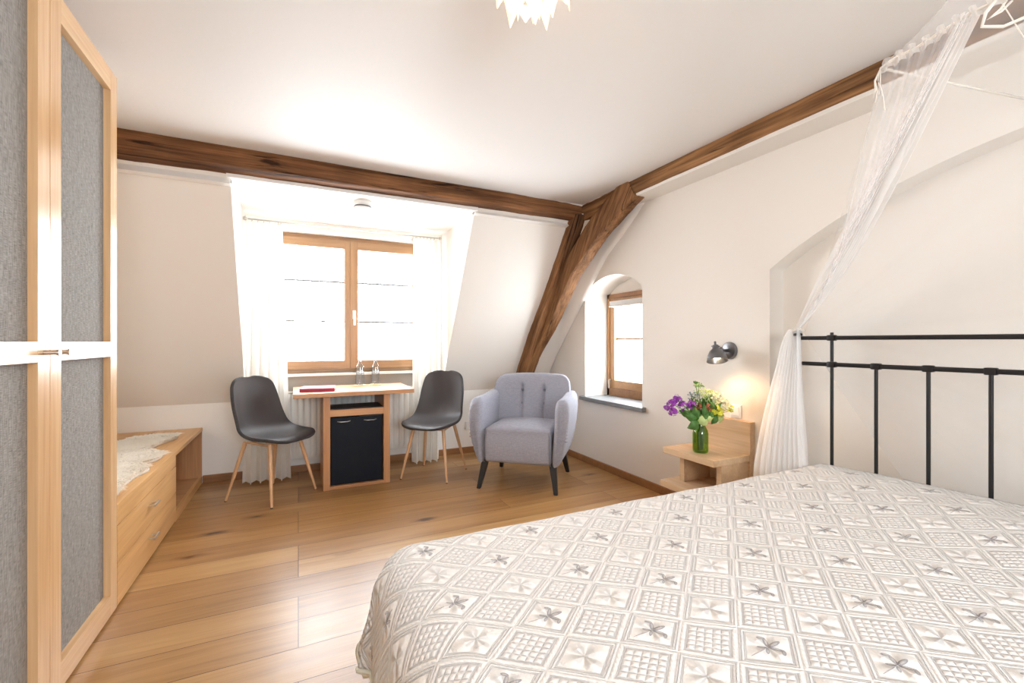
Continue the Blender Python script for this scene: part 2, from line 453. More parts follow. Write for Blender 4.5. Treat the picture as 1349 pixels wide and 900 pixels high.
o = timber('wall_beam', 'beam_y', [((2.365, YN, 2.326), (.075, 0, 0), (0, 0, .055)), ((2.36, 1.2, 2.326), (.075, 0, 0), (0, 0, .052)),
     ((2.36, 2.6, 2.325), (.075, 0, 0), (0, 0, .056)), ((2.37, 3.32, 2.30), (.075, 0, 0), (0, 0, .07))], '', 5, .006)
tag(o, 'old brown timber beam running along the top of the right wall towards the bed canopy', 'beam')
root = thing('timber_brace', 'slanting old timber brace rising behind the armchair to the corner of both beams', 'brace', (2.2, 4.1, .7))
def wp(o):
    o.matrix_parent_inverse = Matrix.Translation(-V(o.parent.location)); return o
wp(timber('rafter', 'beam_z', [((2.17, SL(.66) - .03, .66), (.085, 0, 0), (0, .05, .03)), ((2.20, SL(1.2) - .03, 1.2), (.088, 0, 0), (0, .05, .03)),
     ((2.24, SL(1.7) - .04, 1.7), (.08, 0, 0), (0, .05, .03)), ((2.28, SL(2.3) - .03, 2.3), (.075, 0, 0), (0, .05, .03))], '', 9, .008, root))
wp(timber('curved_strut', 'beam_z', [((2.20, SL(.85) - .02, .86), (.045, 0, 0), (0, .045, .03)), ((2.245, SL(1.12) - .055, 1.13), (.055, 0, 0), (0, .05, .03)), ((2.275, SL(1.4) - .12, 1.42), (.06, 0, 0), (0, .06, .04)),
     ((2.285, 3.48, 1.80), (.062, 0, 0), (0, .075, .05)), ((2.30, 3.12, 2.08), (.06, 0, 0), (0, .08, .065)), ((2.315, 2.86, 2.24), (.055, 0, 0), (0, .07, .08)), ((2.33, 2.66, 2.335), (.055, 0, 0), (0, .05, .09))], '', 13, .008, root))

# ------------------------------------------------------------------ windows
def win_main():
    w = sempty('window_1')
    y0, y1 = YF + .045, YF + .115
    t = .035
    bm = B()
    for a in ((WX0, WX0 + t, WZ0, WZ1), (WX1 - t, WX1, WZ0, WZ1)): box(bm, a[0], a[1], y0, y1, a[2], a[3], .002)
    for a in ((WX0 + t, WX1 - t, WZ0, WZ0 + t), (WX0 + t, WX1 - t, WZ1 - t, WZ1)): box(bm, a[0], a[1], y0, y1, a[2], a[3], .002)
    obj('window_frame', bm, 'win_wood_x', w)
    mid = (WX0 + WX1) / 2 - .01
    for x0, x1, hs in ((WX0 + t, mid, 0), (mid, WX1 - t, 1)):
        s = sempty('sash'); s.parent = w; del s['kind']
        za, zb = WZ0 + t, WZ1 - t; sw = .075; ws = .05
        bm = B(); box(bm, x0, x1, y0 - .02, y1 - .02, za, za + sw, .003); box(bm, x0, x1, y0 - .02, y1 - .02, zb - sw, zb, .003)
        obj('rail', bm, 'win_wood_x', s)
        bm = B(); box(bm, x0, x0 + ws + .02 * hs, y0 - .021, y1 - .021, za, zb, .003); box(bm, x1 - ws, x1, y0 - .021, y1 - .021, za, zb, .003)
        obj('stile', bm, 'win_wood_z', s)
        bxo('pane', 'pane', s, x0 + ws - .005, x1 - ws + .005, y0 + .005, y0 + .009, za + sw - .005, zb - sw + .005, bev=0)
        for k in (1.335, 1.70): bxo('muntin', 'stone', s, x0 + ws, x1 - ws, y0 + .012, y0 + .030, k - .0092, k + .0092)
    bm = B(); hx = mid + .035
    box(bm, hx - .014, hx + .014, y0 - .032, y0 - .020, 1.36, 1.44, .003); box(bm, hx - .010, hx + .010, y0 - .060, y0 - .045, 1.30, 1.42, .004); tube(bm, [(hx, y0 - .05, 1.41), (hx, y0 - .03, 1.41)], .008)
    obj('handle', bm, 'white', w)
    bxo('window_sill', 'white', w, WX0 - .0, WX1 - .04, YF - .055, YF + .05, WZ0 - .022, WZ0, bev=.004)
win_main()
MAT['apron_shade'] = plain('apron_shade_paint', (.36, .32, .28), .6)  # added strip in a dark colour, painting the backlit shade below the sill
struct(bxo('trim_apron_shade', 'apron_shade', None, WX0, WX1 - .045, YF - .012, YF, .55, WZ0 - .023, bev=.001))
def win_side():
    w = sempty('window_2'); x0, x1 = 2.745, 2.80; Y0, Y1, Z0, Z1 = 2.80, 3.522, .628, 1.606
    bm = B()
    box(bm, x0 - .015, x1, Y0, Y1, Z0, Z0 + .075, .002); box(bm, x0 - .015, x1, Y0, Y1, Z1 - .04, Z1, .002)
    obj('window_frame', bm, 'base_wood', w)
    bm = B(); box(bm, x0 - .015, x1, Y1 - .035, Y1, Z0, Z1, .002); box(bm, x0 - .015, x1, Y0, Y0 + .035, Z0, Z1, .002); obj('window_jamb', bm, 'win_wood_z', w)
    s = sempty('sash'); s.parent = w; del s['kind']
    bm = B(); a, b = Y0 + .035, Y1 - .035; za, zb = Z0 + .075, Z1 - .04
    box(bm, x0 - .005, x1 - .01, a, b, za, za + .075, .003); box(bm, x0 - .005, x1 - .01, a, b, zb - .075, zb, .003); obj('rail', bm, 'win_wood_x', s)
    bm = B(); box(bm, x0 - .006, x1 - .01, a, a + .065, za, zb, .003); box(bm, x0 - .006, x1 - .01, b - .065, b, za, zb, .003); obj('stile', bm, 'win_wood_z', s)
    bxo('muntin', 'win_wood_x', s, x1 - .035, x1 - .015, a, b, 1.165, 1.185)
    bxo('pane', 'pane', s, x1 - .030, x1 - .026, a, b, za, zb, bev=0)
    bm = B(); tube(bm, [(x0 - .03, b - .02, .78), (x0 - .03, b - .02, .70)], .009); tube(bm, [(x0 - .03, b - .02, .78), (x0, b - .02, .78)], .008); obj('handle', bm, 'steel', s)
    bm = B()
    for k in range(5): box(bm, x0 - .03, x0 - .006, a + .02, b - .02, zb - .035 - k * .008, zb - .029 - k * .008)
    box(bm, x0 - .034, x0 - .004, a + .015, b - .015, zb - .088, zb - .072, .002)
    bl = obj('blind', bm, 'white', w)
    bxo('window_sill', 'stone', w, 2.43, 2.755, 2.70, 3.57, .592, .628, bev=.006)
win_side()
# low roof ridges outside seen faintly through the small window
# frame of the added window, unseen behind the camera, brightening furniture fronts
w3 = sempty('window_added_fill'); bm = B()
for a in ((NX0, NX0 + .06, NZ0, NZ1), (NX1 - .06, NX1, NZ0, NZ1), (.47, .53, NZ0, NZ1), (NX0, NX1, NZ0, NZ0 + .06), (NX0, NX1, NZ1 - .06, NZ1)): box(bm, a[0], a[1], YN - .12, YN - .05, a[2], a[3])
obj('window_frame', bm, 'win_wood_z', w3)  # frame of the added, unseen fill window

# ------------------------------------------------------------------ curtain rod and curtains
r = thing('curtain_rod', 'thin metal curtain rod across the dormer above the window', 'curtain rod', (.4, 4.19, 2.15))
bm = B(); tube(bm, [(-.77, 0, 0), (.82, 0, 0)], .006); obj('rod', bm, 'steel', r, True)
for x in (-.79, .84):
    bm = B(); lathe(bm, [(0, -.016), (.012, -.012), (.016, 0), (.012, .012), (0, .016)], mat=Matrix.Translation((x, 0, 0)) @ Matrix.Rotation(PI / 2, 4, 'Y')); obj('finial', bm, 'steel', r, True)
for x in (-.55, .62):
    bm = B(); tube(bm, [(x, 0, 0), (x, .16, 0)], .005); lathe(bm, [(0, 0), (.018, 0), (.018, .006), (0, .006)], mat=Matrix.Translation((x, .16, 0)) @ Matrix.Rotation(PI / 2, 4, 'X')); obj('bracket', bm, 'steel', r)
for x in [-.74 + i * .042 for i in range(7)] + [.58 + i * .034 for i in range(7)]:
    bm = B(); tube(bm, [(x + .003 * math.sin(a), .013 * math.cos(a), -.008 + .013 * math.sin(a)) for a in [2 * PI * k / 12 for k in range(13)]], .0022, 6, False); obj('ring', bm, 'steel', r, True)
def curtain(x0a, x1a, x0b, x1b, npl, seed, label, yb=4.14):
    bm = B()
    def f(u, v):
        x = (x0a + (x1a - x0a) * u) * (1 - v) + (x0b + (x1b - x0b) * u) * v
        amp = .018 + .026 * v
        ph = u * npl * 2 * PI + .5 * math.sin(v * 2.4 + seed) + 1.2 * noise.noise(V((u * 3, v * 1.1, seed)))
        y = 4.195 + (yb - 4.195) * min(1, v * 1.3) + amp * math.sin(ph) + .012 * noise.noise(V((u * 5, v * 4, seed)))
        x += .012 * math.sin(ph * 2)
        z = 2.125 * (1 - v) + .018 * v + .006 * math.sin(ph) * (v > .97)
        return V((x, y, z))
    grid(bm, 150, 60, f)
    o = obj('curtain', bm, 'curtain', smooth=True)
    return tag(o, label, 'curtain', None)
curtain(-.37, -.13, -.40, -.065, 4.6, 1.0, 'cream floor-length curtain hanging left of the window behind the left chair', 4.13)
curtain(.99, 1.235, .955, 1.22, 4.3, 4.0, 'cream floor-length curtain hanging right of the window behind the right chair', 4.14)

# ------------------------------------------------------------------ radiator
r = thing('radiator', 'white ribbed panel radiator on the wall below the window', 'radiator', (.36, 4.28, .12))
bm = B()
def rad(u, v):
    x = -.66 + 1.30 * u; ph = (u * 26) % 1
    d = .012 * max(0, min(1, 2.2 * (.5 - abs(ph - .5)) * 2 - .4))
    e = min(1, min(v, 1 - v) * 16)
    return V((x, -.025 - d * e, .02 + .56 * v))
grid(bm, 26 * 8, 12, rad); o = obj('panel', bm, 'radiator', r); solid(o, .012, 1)
bm = B(); box(bm, -.66, .64, -.02, .045, .585, .597, .002); box(bm, -.665, -.657, -.03, .045, .02, .595, .002); box(bm, .637, .645, -.03, .045, .02, .595, .002); obj('casing', bm, 'radiator', r)
bm = B(); tube(bm, [(-.60, 0, .03), (-.60, 0, -.118)], .008); tube(bm, [(-.64, 0, .03), (-.64, 0, -.118)], .008); obj('pipe', bm, 'steel', r, True)

# ------------------------------------------------------------------ table with fridge
t = thing('side_table', 'oak table with panel base holding a black minibar in front of the window', 'table', (0, 0, 0))
bm = B()
A = [(-.035, 3.63), (.865, 3.66), (.875, 4.24), (-.04, 4.24)]
lo = [bm.verts.new((x, y, .727)) for x, y in A]; hi = [bm.verts.new((x, y, .76)) for x, y in A]
bm.faces.new(lo[::-1]); bm.faces.new(hi)
for i in range(4): bm.faces.new((lo[i], lo[(i + 1) % 4], hi[(i + 1) % 4], hi[i]))
bmesh.ops.bevel(bm, geom=list(bm.edges), offset=.002, segments=1, affect='EDGES')
obj('tabletop', bm, 'oak_red_x', t)
bxo('side_panel', 'oak_red_z', t, .172, .222, 3.69, 4.18, 0, .727)
bxo('side_panel', 'oak_red_z', t, .625, .675, 3.70, 4.18, 0, .727)
bxo('bottom_board', 'oak_red_x', t, .222, .625, 3.705, 4.18, 0, .022)
bxo('crossbar', 'oak_red_x', t, .222, .625, 3.70, 4.0, .565, .617)
bxo('shelf_lining', 'dark_wood', t, .222, .625, 3.72, 4.0, .6175, .6225, bev=0)
fr = thing('minibar_fridge', 'small black minibar fridge inside the oak table base', 'fridge', (.4235, 3.9, .0225))
bxo('fridge_body', 'fridge', fr, -.195, .195, -.13, .24, 0, .535, bev=.004)
bxo('fridge_door', 'fridge', fr, -.197, .197, -.175, -.133, .004, .53, bev=.006)
bxo('hinge_cover', 'dark_wood', fr, .02, .19, -.18, -.14, .527, .537)
for x in (-.10, .10):
    bm = B(); tube(bm, [(x - .05, -.176, .500), (x - .025, -.182, .496), (x + .025, -.182, .496), (x + .05, -.176, .500)], .0035, 8); obj('door_handle', bm, 'steel', fr, True)
# folder
f = thing('folder', 'closed red document folder lying on the left of the table', 'folder', (.14, 3.86, .7605), -.12)
bxo('cover', 'red', f, -.12, .13, -.11, .12, .024, .027, bev=.001); bxo('back_cover', 'red', f, -.12, .13, -.11, .12, 0, .0025, bev=.001)
bxo('spine', 'red', f, -.12, .13, -.1125, -.109, 0, .027, bev=.001); bxo('pages', 'paper', f, -.117, .125, -.106, .116, .003, .0235, bev=0)
# bottles on coasters
def bottle(loc, label, cl):
    co = thing('coaster', cl, 'coaster', loc, 0, None)
    bm = B(); lathe(bm, [(0, 0), (.052, 0), (.054, .002), (.054, .005), (.050, .007), (0, .007)]); obj('disc', bm, 'coaster', co, True, 40)
    b = thing('water_bottle', label, 'bottle', (loc[0], loc[1], loc[2] + .0075))
    pr = [(.0, 0), (.036, 0), (.040, .004), (.0405, .02), (.034, .13), (.033, .15), (.031, .162), (.018, .185), (.0135, .205), (.0135, .235), (.016, .237), (.016, .243), (.013, .245)]
    pin = [(max(0, r - .003), z + (.004 if i < 3 else 0)) for i, (r, z) in enumerate(pr)]
    bm = B(); lathe(bm, pr + pin[::-1], seg=32); obj('glass_body', bm, 'clear_glass', b, True, 50)
    bm = B(); lathe(bm, [(0, .006), (.034, .006), (.0365, .02), (.031, .125), (0, .125)]); obj('water', bm, 'water', b, True, 50)
    bm = B(); lathe(bm, [(.0, .244), (.015, .244), (.012, .255), (0, .26)]); obj('stopper', bm, 'steel', b, True)
    bm = B(); tube(bm, [(.016, 0, .215), (.020, 0, .24), (.012, 0, .262), (0, 0, .268), (-.012, 0, .262), (-.020, 0, .24), (-.016, 0, .215)], .0018, 6); obj('wire_clip', bm, 'steel', b, True)
bottle((.49, 4.10, .7605), 'left one of the two clear glass water bottles on the table', 'pale yellow round coaster under the left water bottle')
bottle((.625, 4.125, .7605), 'right one of the two clear glass water bottles on the table', 'pale yellow round coaster under the right water bottle')

# ------------------------------------------------------------------ shell chairs
def shell_chair(label, loc, rz):
    t = thing('dining_chair', label, 'chair', loc, rz, 'grey shell chairs')
    # centre profile (y forward is -y), z ; half width ; side lift
    K = [(.246, .876, .050, .008), (.246, .873, .092, .018), (.2455, .864, .128, .028), (.243, .843, .160, .040), (.237, .80, .183, .050), (.220, .70, .200, .062), (.200, .62, .205, .068), (.170, .545, .210, .070), (.125, .485, .218, .062),
         (.060, .452, .225, .048), (-.02, .440, .230, .036), (-.10, .440, .228, .028), (-.165, .446, .218, .020), (-.205, .445, .196, .013), (-.230, .440, .162, .008), (-.243, .434, .115, .004), (-.247, .431, .06, .001)]
    def smp(v):
        k = v * (len(K) - 1); i = min(int(k), len(K) - 2); w = k - i
        g = lambda j: K[max(0, min(len(K) - 1, j))]
        a, b, c, d = g(i - 1), g(i), g(i + 1), g(i + 2)
        return [.5 * (2 * q + (r_ - p) * w + (2 * p - 5 * q + 4 * r_ - s) * w * w + (3 * q - p - 3 * r_ + s) * w ** 3) for p, q, r_, s in zip(a, b, c, d)]
    def f(u, v):
        y, z, hw, lf = smp(v); y2, z2 = smp(min(1, v + .02))[:2]; y1, z1 = smp(max(0, v - .02))[:2]
        tv = V((0, y2 - y1, z2 - z1)).normalized(); nrm = V((0, tv.z, -tv.y)).normalized()
        if nrm.z < 0 and abs(nrm.z) > abs(nrm.y): nrm = -nrm
        nrm = V((0, -abs(nrm.y), abs(nrm.z)))
        s = (u - .5) * 2; s = math.sin(s * PI / 2) * .35 + s * .65
        # rounded ends
        return V((hw * s, y, z)) + nrm * lf * abs(s) ** 2.2
    bm = B(); grid(bm, 24, 90, f); o = obj('seat_shell', bm, 'leatherette', t, True, recalc=False); solid(o, .022, -1 if False else 0)
    s = o.modifiers.new('Bevel', 'BEVEL'); s.width = .007; s.segments = 3; s.limit_method = 'ANGLE'; s.angle_limit = 1.0
    rim = [f(0, v / 40) for v in range(41)] + [f(u / 16, 1) for u in range(1, 17)] + [f(1, 1 - v / 40) for v in range(1, 41)] + [f(1 - u / 16, 0) for u in range(1, 17)]
    bm = B(); tube(bm, rim, .0042, 6, False); obj('piping', bm, 'seam', t, True)
    bm = B()
    for s in (-1, 1):
        tube(bm, [(s * .13, -.11, .405), (s * .12, .11, .415)], .009, 8)
    tube(bm, [(-.13, -.09, .408), (.13, -.09, .408)], .009, 8); tube(bm, [(-.12, .09, .414), (.12, .09, .414)], .009, 8)
    lathe(bm, [(0, .400), (.05, .400), (.05, .425), (0, .425)])
    obj('seat_frame', bm, 'leg_wood', t)
    for sx, sy in ((-1, -1), (1, -1), (1, 1), (-1, 1)):
        a = V((sx * .135, sy * .115, .418)); e = V((sx * .208, sy * .213 + .005, .0))
        bm = B(); tube(bm, [a, a.lerp(e, .4), a.lerp(e, .985)], [.0145, .0135, .008], 14)
        lg = obj('leg', bm, 'leg_wood', t, True, 60)
        bm = B(); tube(bm, [a.lerp(e, .985), e], [.0085, .008], 12); obj('foot_cap', bm, 'dark_wood', lg)
    return t
c1 = shell_chair('grey shell dining chair on the left of the table, turned towards the right', (-.17, 3.76, 0), math.radians(46))
dup(c1, (1.062, 3.757, 0), math.radians(-41), 'grey shell dining chair right of the table, beside the armchair')

# ------------------------------------------------------------------ armchair
def armchair(loc, rz):
    t = thing('armchair', 'light grey upholstered armchair with buttoned back and black legs in the corner', 'armchair', loc, rz)
    # seat block
    bm = B(); box(bm, -.265, .265, -.30, .22, .205, .475)
    bmesh.ops.subdivide_edges(bm, edges=list(bm.edges), cuts=7, use_grid_fill=True)
    for v in bm.verts:
        if v.co.z > .45: v.co.z += .022 * (1 - (v.co.x / .27) ** 2) * (1 - (max(0, abs(v.co.y + .04) - .1) / .2) ** 2)
        if v.co.y < -.29: v.co.y -= .018 * math.sin(max(0, min(1, (v.co.z - .2) / .24)) * PI)
    o = obj('seat_cushion', bm, 'arm_fabric', t, True); b = o.modifiers.new('Bevel', 'BEVEL'); b.width = .028; b.segments = 4; b.angle_limit = .9
    # backrest: curved in plan
    def back(u, v):      # closed loop section u around, v across
        s = (v - .5) * 2; x = .335 * s
        wrap = -.10 * abs(s) ** 3
        top = .865 - .012 * s * s - .085 * (1 - math.sqrt(max(0, 1 - (max(0, abs(s) - .74) / .26) ** 2)))
        zb = .23
        a = u * 2 * PI; ca, sa = math.cos(a), math.sin(a)
        ty = math.copysign(abs(ca) ** .5, ca); tz = math.copysign(abs(sa) ** .20, sa)
        z = (zb + top) / 2 + tz * (top - zb) / 2
        lean = (z - .3) * .20
        tuft = 0
        if ca < 0:
            for bx in (-.10, .10):
                for bz in (.60, .715): tuft += .030 * math.exp(-(((x - bx) / .024) ** 2 + ((z - bz) / .035) ** 2))
                if .47 < z < .78: tuft += .020 * math.exp(-((x - bx) / .010) ** 2) * min(1, (.78 - z) / .05)
        th = .062 * (1 - .25 * abs(s) ** 4)
        return V((x, .245 + wrap + lean + ty * th + tuft, z))
    bm = B(); g = grid(bm, 96, 110, back, closeu=True)
    bm.faces.new([r[0] for r in g]); bm.faces.new([r[-1] for r in g][::-1])
    o = obj('backrest', bm, 'arm_fabric', t, True, 70)
    for bx in (-.10, .10):
        for bz in (.60, .715):
            bm = B(); lathe(bm, [(0, .008), (.009, .006), (.013, 0), (.0, -.002)], mat=Matrix.Translation((bx, .245 + (bz - .3) * .2 - .036, bz)) @ Matrix.Rotation(PI / 2, 4, 'X')); obj('button', bm, 'button', o, True)
    # arms: flaring, rounded front, sweeping up to the back
    for s in (-1, 1):
        def arm(u, v, s=s):
            y = -.305 + .56 * v
            top = .705 - .05 * max(0, 1 - v / .14) ** 2 + .04 * max(0, v - .5)
            zb = .20
            if v < .12: q = math.sqrt(max(0, 1 - (1 - v / .12) ** 2)); 
            else: q = 1
            a = u * 2 * PI; ca, sa = math.cos(a), math.sin(a)
            tx = math.copysign(abs(ca) ** .62, ca); tz = math.copysign(abs(sa) ** .45, sa)
            z = (zb + top) / 2 + tz * (top - zb) / 2
            k = (z - zb) / (top - zb)
            th = (.040 + .022 * k) * (.35 + .65 * q)
            cx = .295 + .05 * math.sin(k * PI * .60)
            ruff = .0035 * math.sin(z * 150) * max(0, 1 - v / .12) * (ca > 0)
            y += -.028 * math.sin(k * PI) * (1 - v) - (1 - q) * 0
            return V((s * (cx + tx * th + ruff), y, z))
        bm = B(); g = grid(bm, 64, 64, arm, closeu=True)
        f1 = [r_[0] for r_ in g]; bm.faces.new(f1); bm.faces.new([r_[-1] for r_ in g][::-1])
        o = obj('armrest', bm, 'arm_fabric', t, True, 60)
        bm = B()
        for k in range(9):
            z = .40 + k * .026; tube(bm, [(s * (.365 + .02 * math.sin(k * .35)), -.312, z + .004), (s * .378, -.306, z), (s * (.390), -.292, z - .002)], .0022, 6)
        obj('ruffle', bm, 'button', o, True)
        bm = B(); tube(bm, [(s * .262, -.315, .21), (s * .263, -.325, .30), (s * .262, -.322, .40), (s * .258, -.295, .465)], .004, 6); obj('piping', bm, 'button', o, True)
    for sx, sy in ((-1, -1), (1, -1), (1, 1), (-1, 1)):
        a = V((sx * .27, sy * .235 - .01, .215)); e = V((sx * .305, sy * .31 - (.0 if sy < 0 else .0), 0))
        bm = B()
        rA, rB = .026, .015
        ra = [bm.verts.new(a + V((dx * rA, dy * rA, 0))) for dx, dy in ((-1, -1), (1, -1), (1, 1), (-1, 1))]
        rb = [bm.verts.new(e + V((dx * rB, dy * rB, 0))) for dx, dy in ((-1, -1), (1, -1), (1, 1), (-1, 1))]
        bm.faces.new(ra); bm.faces.new(rb[::-1])
        for i in range(4): bm.faces.new((ra[i], rb[i], rb[(i + 1) % 4], ra[(i + 1) % 4]))
        bmesh.ops.bevel(bm, geom=list(bm.edges), offset=.003, segments=2, affect='EDGES')
        obj('leg', bm, 'dark_wood', t)
armchair((1.71, 3.285, 0), math.radians(-41))

# ------------------------------------------------------------------ wall outlet
o = thing('wall_outlet', 'white double wall socket low on the far wall beside the armchair', 'outlet', (1.60, YF, .28))
bxo('plate', 'white', o, -.045, .075, -.012, 0, -.04, .04, bev=.003)
for x in (-.015, .045):
    bm = B(); lathe(bm, [(.020, 0), (.020, .004), (.018, .004), (.017, -.004), (0, -.004)], mat=Matrix.Translation((x, -.012, 0)) @ Matrix.Rotation(PI / 2, 4, 'X')); obj('socket', bm, 'white', o, True, 40)
bm = B(); tube(bm, [(1.63, 4.325, .27), (1.66, 4.30, .2), (1.70, 4.29, .12), (1.78, 4.28, .02), (1.9, 4.25, .006)], .004, 8); tag(obj('power_cord', bm, 'white', None, True), 'thin white power cord drooping from the wall socket behind the armchair', 'cord')

# ------------------------------------------------------------------ wardrobe
def wardrobe():
    Xf = -.70; Y0, Y1 = 1.29, 2.448; Z1 = 2.278
    w = thing('wardrobe', 'tall oak wardrobe with grey woven door panels along the left edge', 'wardrobe', (Xf, (Y0 + Y1) / 2, 0))
    ym = 1.88 - w.location.y; a, b = Y0 - w.location.y, Y1 - w.location.y
    bm = B()
    box(bm, -.60, -.032, b - .02, b, 0, Z1, .001); box(bm, -.60, -.032, a, a + .02, 0, Z1, .001)
    box(bm, -.60, -.032, a + .02, b - .02, Z1 - .02, Z1); box(bm, -.60, -.04, a + .02, b - .02, 0, .04); box(bm, -.60, -.59, a + .02, b - .02, .04, Z1 - .02)
    obj('carcass', bm, 'oak_z', w)
    for d0, d1, hs in ((a + .001, ym - .002, -1), (ym + .002, b, 1)):
        d = bpy.data.objects.new('door', None); C.objects.link(d); d.parent = w
        z0, z1 = .012, Z1 - .0; s = .070
        for q0, q1 in ((d0, d0 + s), (d1 - s, d1)): bxo('stile', 'oak_z', d, -.030, 0, q0, q1, z0, z1, bev=.001)
        for q0, q1 in ((z0, z0 + .085), (1.087, 1.149), (z1 - .085, z1)): bxo('rail', 'oak_y', d, -.030, -.0003, d0 + s, d1 - s, q0, q1, bev=.001)
        for q0, q1 in ((z0 + .085, 1.087), (1.149, z1 - .085)): bxo('fabric_panel', 'woven', d, -.029, -.0235, d0 + s, d1 - s, q0, q1, bev=0)
        hy = ym + hs * .035
        bm = B(); tube(bm, [(0, hy, 1.116), (.03, hy, 1.116)], .0075, 16); tube(bm, [(.029, hy, 1.116), (.036, hy, 1.116)], .010, 16); obj('handle', bm, 'steel', d, True, 40)
wardrobe()

# ------------------------------------------------------------------ bench with drawers
def bench():
    Xf = -.70
    b = thing('storage_bench', 'low oak bench with two long drawers between the wardrobe and the far wall', 'bench', (Xf, 3.4, 0))
    a, e, md = 2.452 - 3.4, 4.345 - 3.4, 3.47 - 3.4
    bxo('bench_top', 'bench_y', b, -.60, .0, a, e, .425, .45)
    bxo('side_panel', 'oak_red_z', b, -.60, -.004, e - .02, e, 0, .425, bev=.001)
    bxo('divider', 'bench_y', b, -.60, -.02, md - .02, md, 0, .425, bev=.001)
    bxo('niche_floor', 'oak_red_x', b, -.60, -.03, md, e - .02, .03, .05, bev=.001)
    bxo('plinth', 'bench_y', b, -.028, -.004, md, e - .02, 0, .055, bev=.001)
    bxo('niche_back', 'oak_red_z', b, -.60, -.59, md, e - .02, .075, .425, bev=.001)
    bxo('top_rail', 'bench_y', b, -.03, -.001, a, md, .36, .4245, bev=.001)
    bxo('carcass', 'bench_y', b, -.60, -.025, a, md - .02, .0, .35, bev=.001)
    for z0, z1 in ((.195, .356), (.015, .191)):
        d = bxo('drawer', 'bench_y', b, -.022, 0, a + .002, md, z0, z1, bev=.001)
        hy, hz = 2.93 - 3.4, z0 + (z1 - z0) * .62
        bm = B(); 
        for q in (-.03, .03): tube(bm, [(0, hy + q, hz), (.026, hy + q, hz)], .004, 10)
        tube(bm, [(.026, hy - .045, hz), (.026, hy + .045, hz)], .0065, 12); obj('drawer_handle', bm, 'steel', d, True, 40)
bench()
# sheepskin
def sheepskin():
    t = thing('sheepskin', 'cream sheepskin throw lying on top of the storage bench', 'sheepskin', (-.97, 3.25, .452))
    key = [(-1.26, 2.52), (-.78, 2.50), (-.755, 2.72), (-.75, 2.88), (-.725, 3.02), (-.80, 3.12), (-.75, 3.22), (-.74, 3.34), (-.79, 3.44), (-.86, 3.55), (-.84, 3.72), (-.79, 3.88), (-.80, 3.98), (-.90, 4.02), (-1.05, 3.95), (-1.12, 3.75), (-1.22, 3.4), (-1.27, 3.0)]
    poly = []; nk = len(key)
    for k in range(nk):
        p0, p1, p2, p3 = [V((key[(k + q) % nk][0] + .97, key[(k + q) % nk][1] - 3.25, 0)) for q in (-1, 0, 1, 2)]
        for q in range(4):
            w = q / 4; poly.append(.5 * (2 * p1 + (p2 - p0) * w + (2 * p0 - 5 * p1 + 4 * p2 - p3) * w * w + (3 * p1 - p0 - 3 * p2 + p3) * w ** 3))
    n = len(poly)
    def inside(x, y):
        c = False; j = n - 1
        for i in range(n):
            a, b = poly[i], poly[j]
            if (a.y > y) != (b.y > y) and x < (b.x - a.x) * (y - a.y) / (b.y - a.y) + a.x: c = not c
            j = i
        return c
    bm = B()
    rings = [[bm.verts.new(V((p.x * s, p.y * s, h))) for p in poly] for s, h in ((1, 0), (1.0, .010), (.93, .022), (.75, .028), (.45, .030), (.2, .030))]
    for a, b in zip(rings, rings[1:]):
        for k in range(n): bm.faces.new((a[k], a[(k + 1) % n], b[(k + 1) % n], b[k]))
    bm.faces.new(rings[0][::-1]); bm.faces.new(rings[-1])
    obj('hide', bm, 'fur', t, True)
    bm = B(); rnd = random.Random(3); cnt = 0
    while cnt < 14000:
        x, y = rnd.uniform(-.32, .27), rnd.uniform(-.85, .85)
        if not inside(x, y): continue
        cnt += 1
        w = noise.noise_vector(V((x * 9, y * 9, 1))) * 1.3 + V((x * 1.2, y * .5, 0)) + V((rnd.gauss(0, .35), rnd.gauss(0, .35), 0))
        d = V((w.x, w.y, 0)) * .55; L = rnd.uniform(.030, .052)
        p0 = V((x, y, .014)); p1 = p0 + d * L * .5 + V((0, 0, L * .30)); p2 = p1 + d * L * 1.0 + V((0, 0, L * .02))
        side = V((-d.y, d.x, 0)); side = (side.normalized() if side.length > 1e-4 else V((1, 0, 0))) * rnd.uniform(.004, .007)
        q = [bm.verts.new(v) for v in (p0 - side, p0 + side, p1 + side * .9, p1 - side * .9, p2)]
        top = bm.verts.new(p1 + V((0, 0, .003)))
        bm.faces.new((q[0], q[1], q[2], top, q[3])); bm.faces.new((q[3], top, q[4])); bm.faces.new((top, q[2], q[4]))
    o = obj('wool_pile', bm, 'fur', t, True, recalc=False); o['kind'] = 'stuff'
sheepskin()

# ------------------------------------------------------------------ bed
BX0, BX1, BY0, BY1, BZ = .325, 2.36, -.36, 1.335, .525
bed = thing('bed', 'black metal bed frame with barred headboard against the right wall', 'bed', (2.40, .56, 0))
def bl(x, y, z): return (x - 2.40, y - .56, z)
hx = 2.40
ys = [1.305 - i * .1885 for i in range(9)]
for y in (1.472, -.372):
    bm = B(); tube(bm, [bl(hx, y, 0), bl(hx, y, 1.185)], .014, 16); lathe(bm, [(0, 0), (.021, 0), (.021, .012), (.012, .016), (.008, .028), (0, .032)], *bl(hx, y, 1.18), seg=16)
    obj('post', bm, 'black', bed, True, 40)
bm = B(); tube(bm, [bl(hx, 1.472, 1.168), bl(hx, -.372, 1.168)], .0105, 14); obj('top_rail', bm, 'black', bed, True, 40)
bm = B(); tube(bm, [bl(hx, 1.472, 1.035), bl(hx, -.372, 1.035)], .0105, 14); obj('lower_rail', bm, 'black', bed, True, 40)
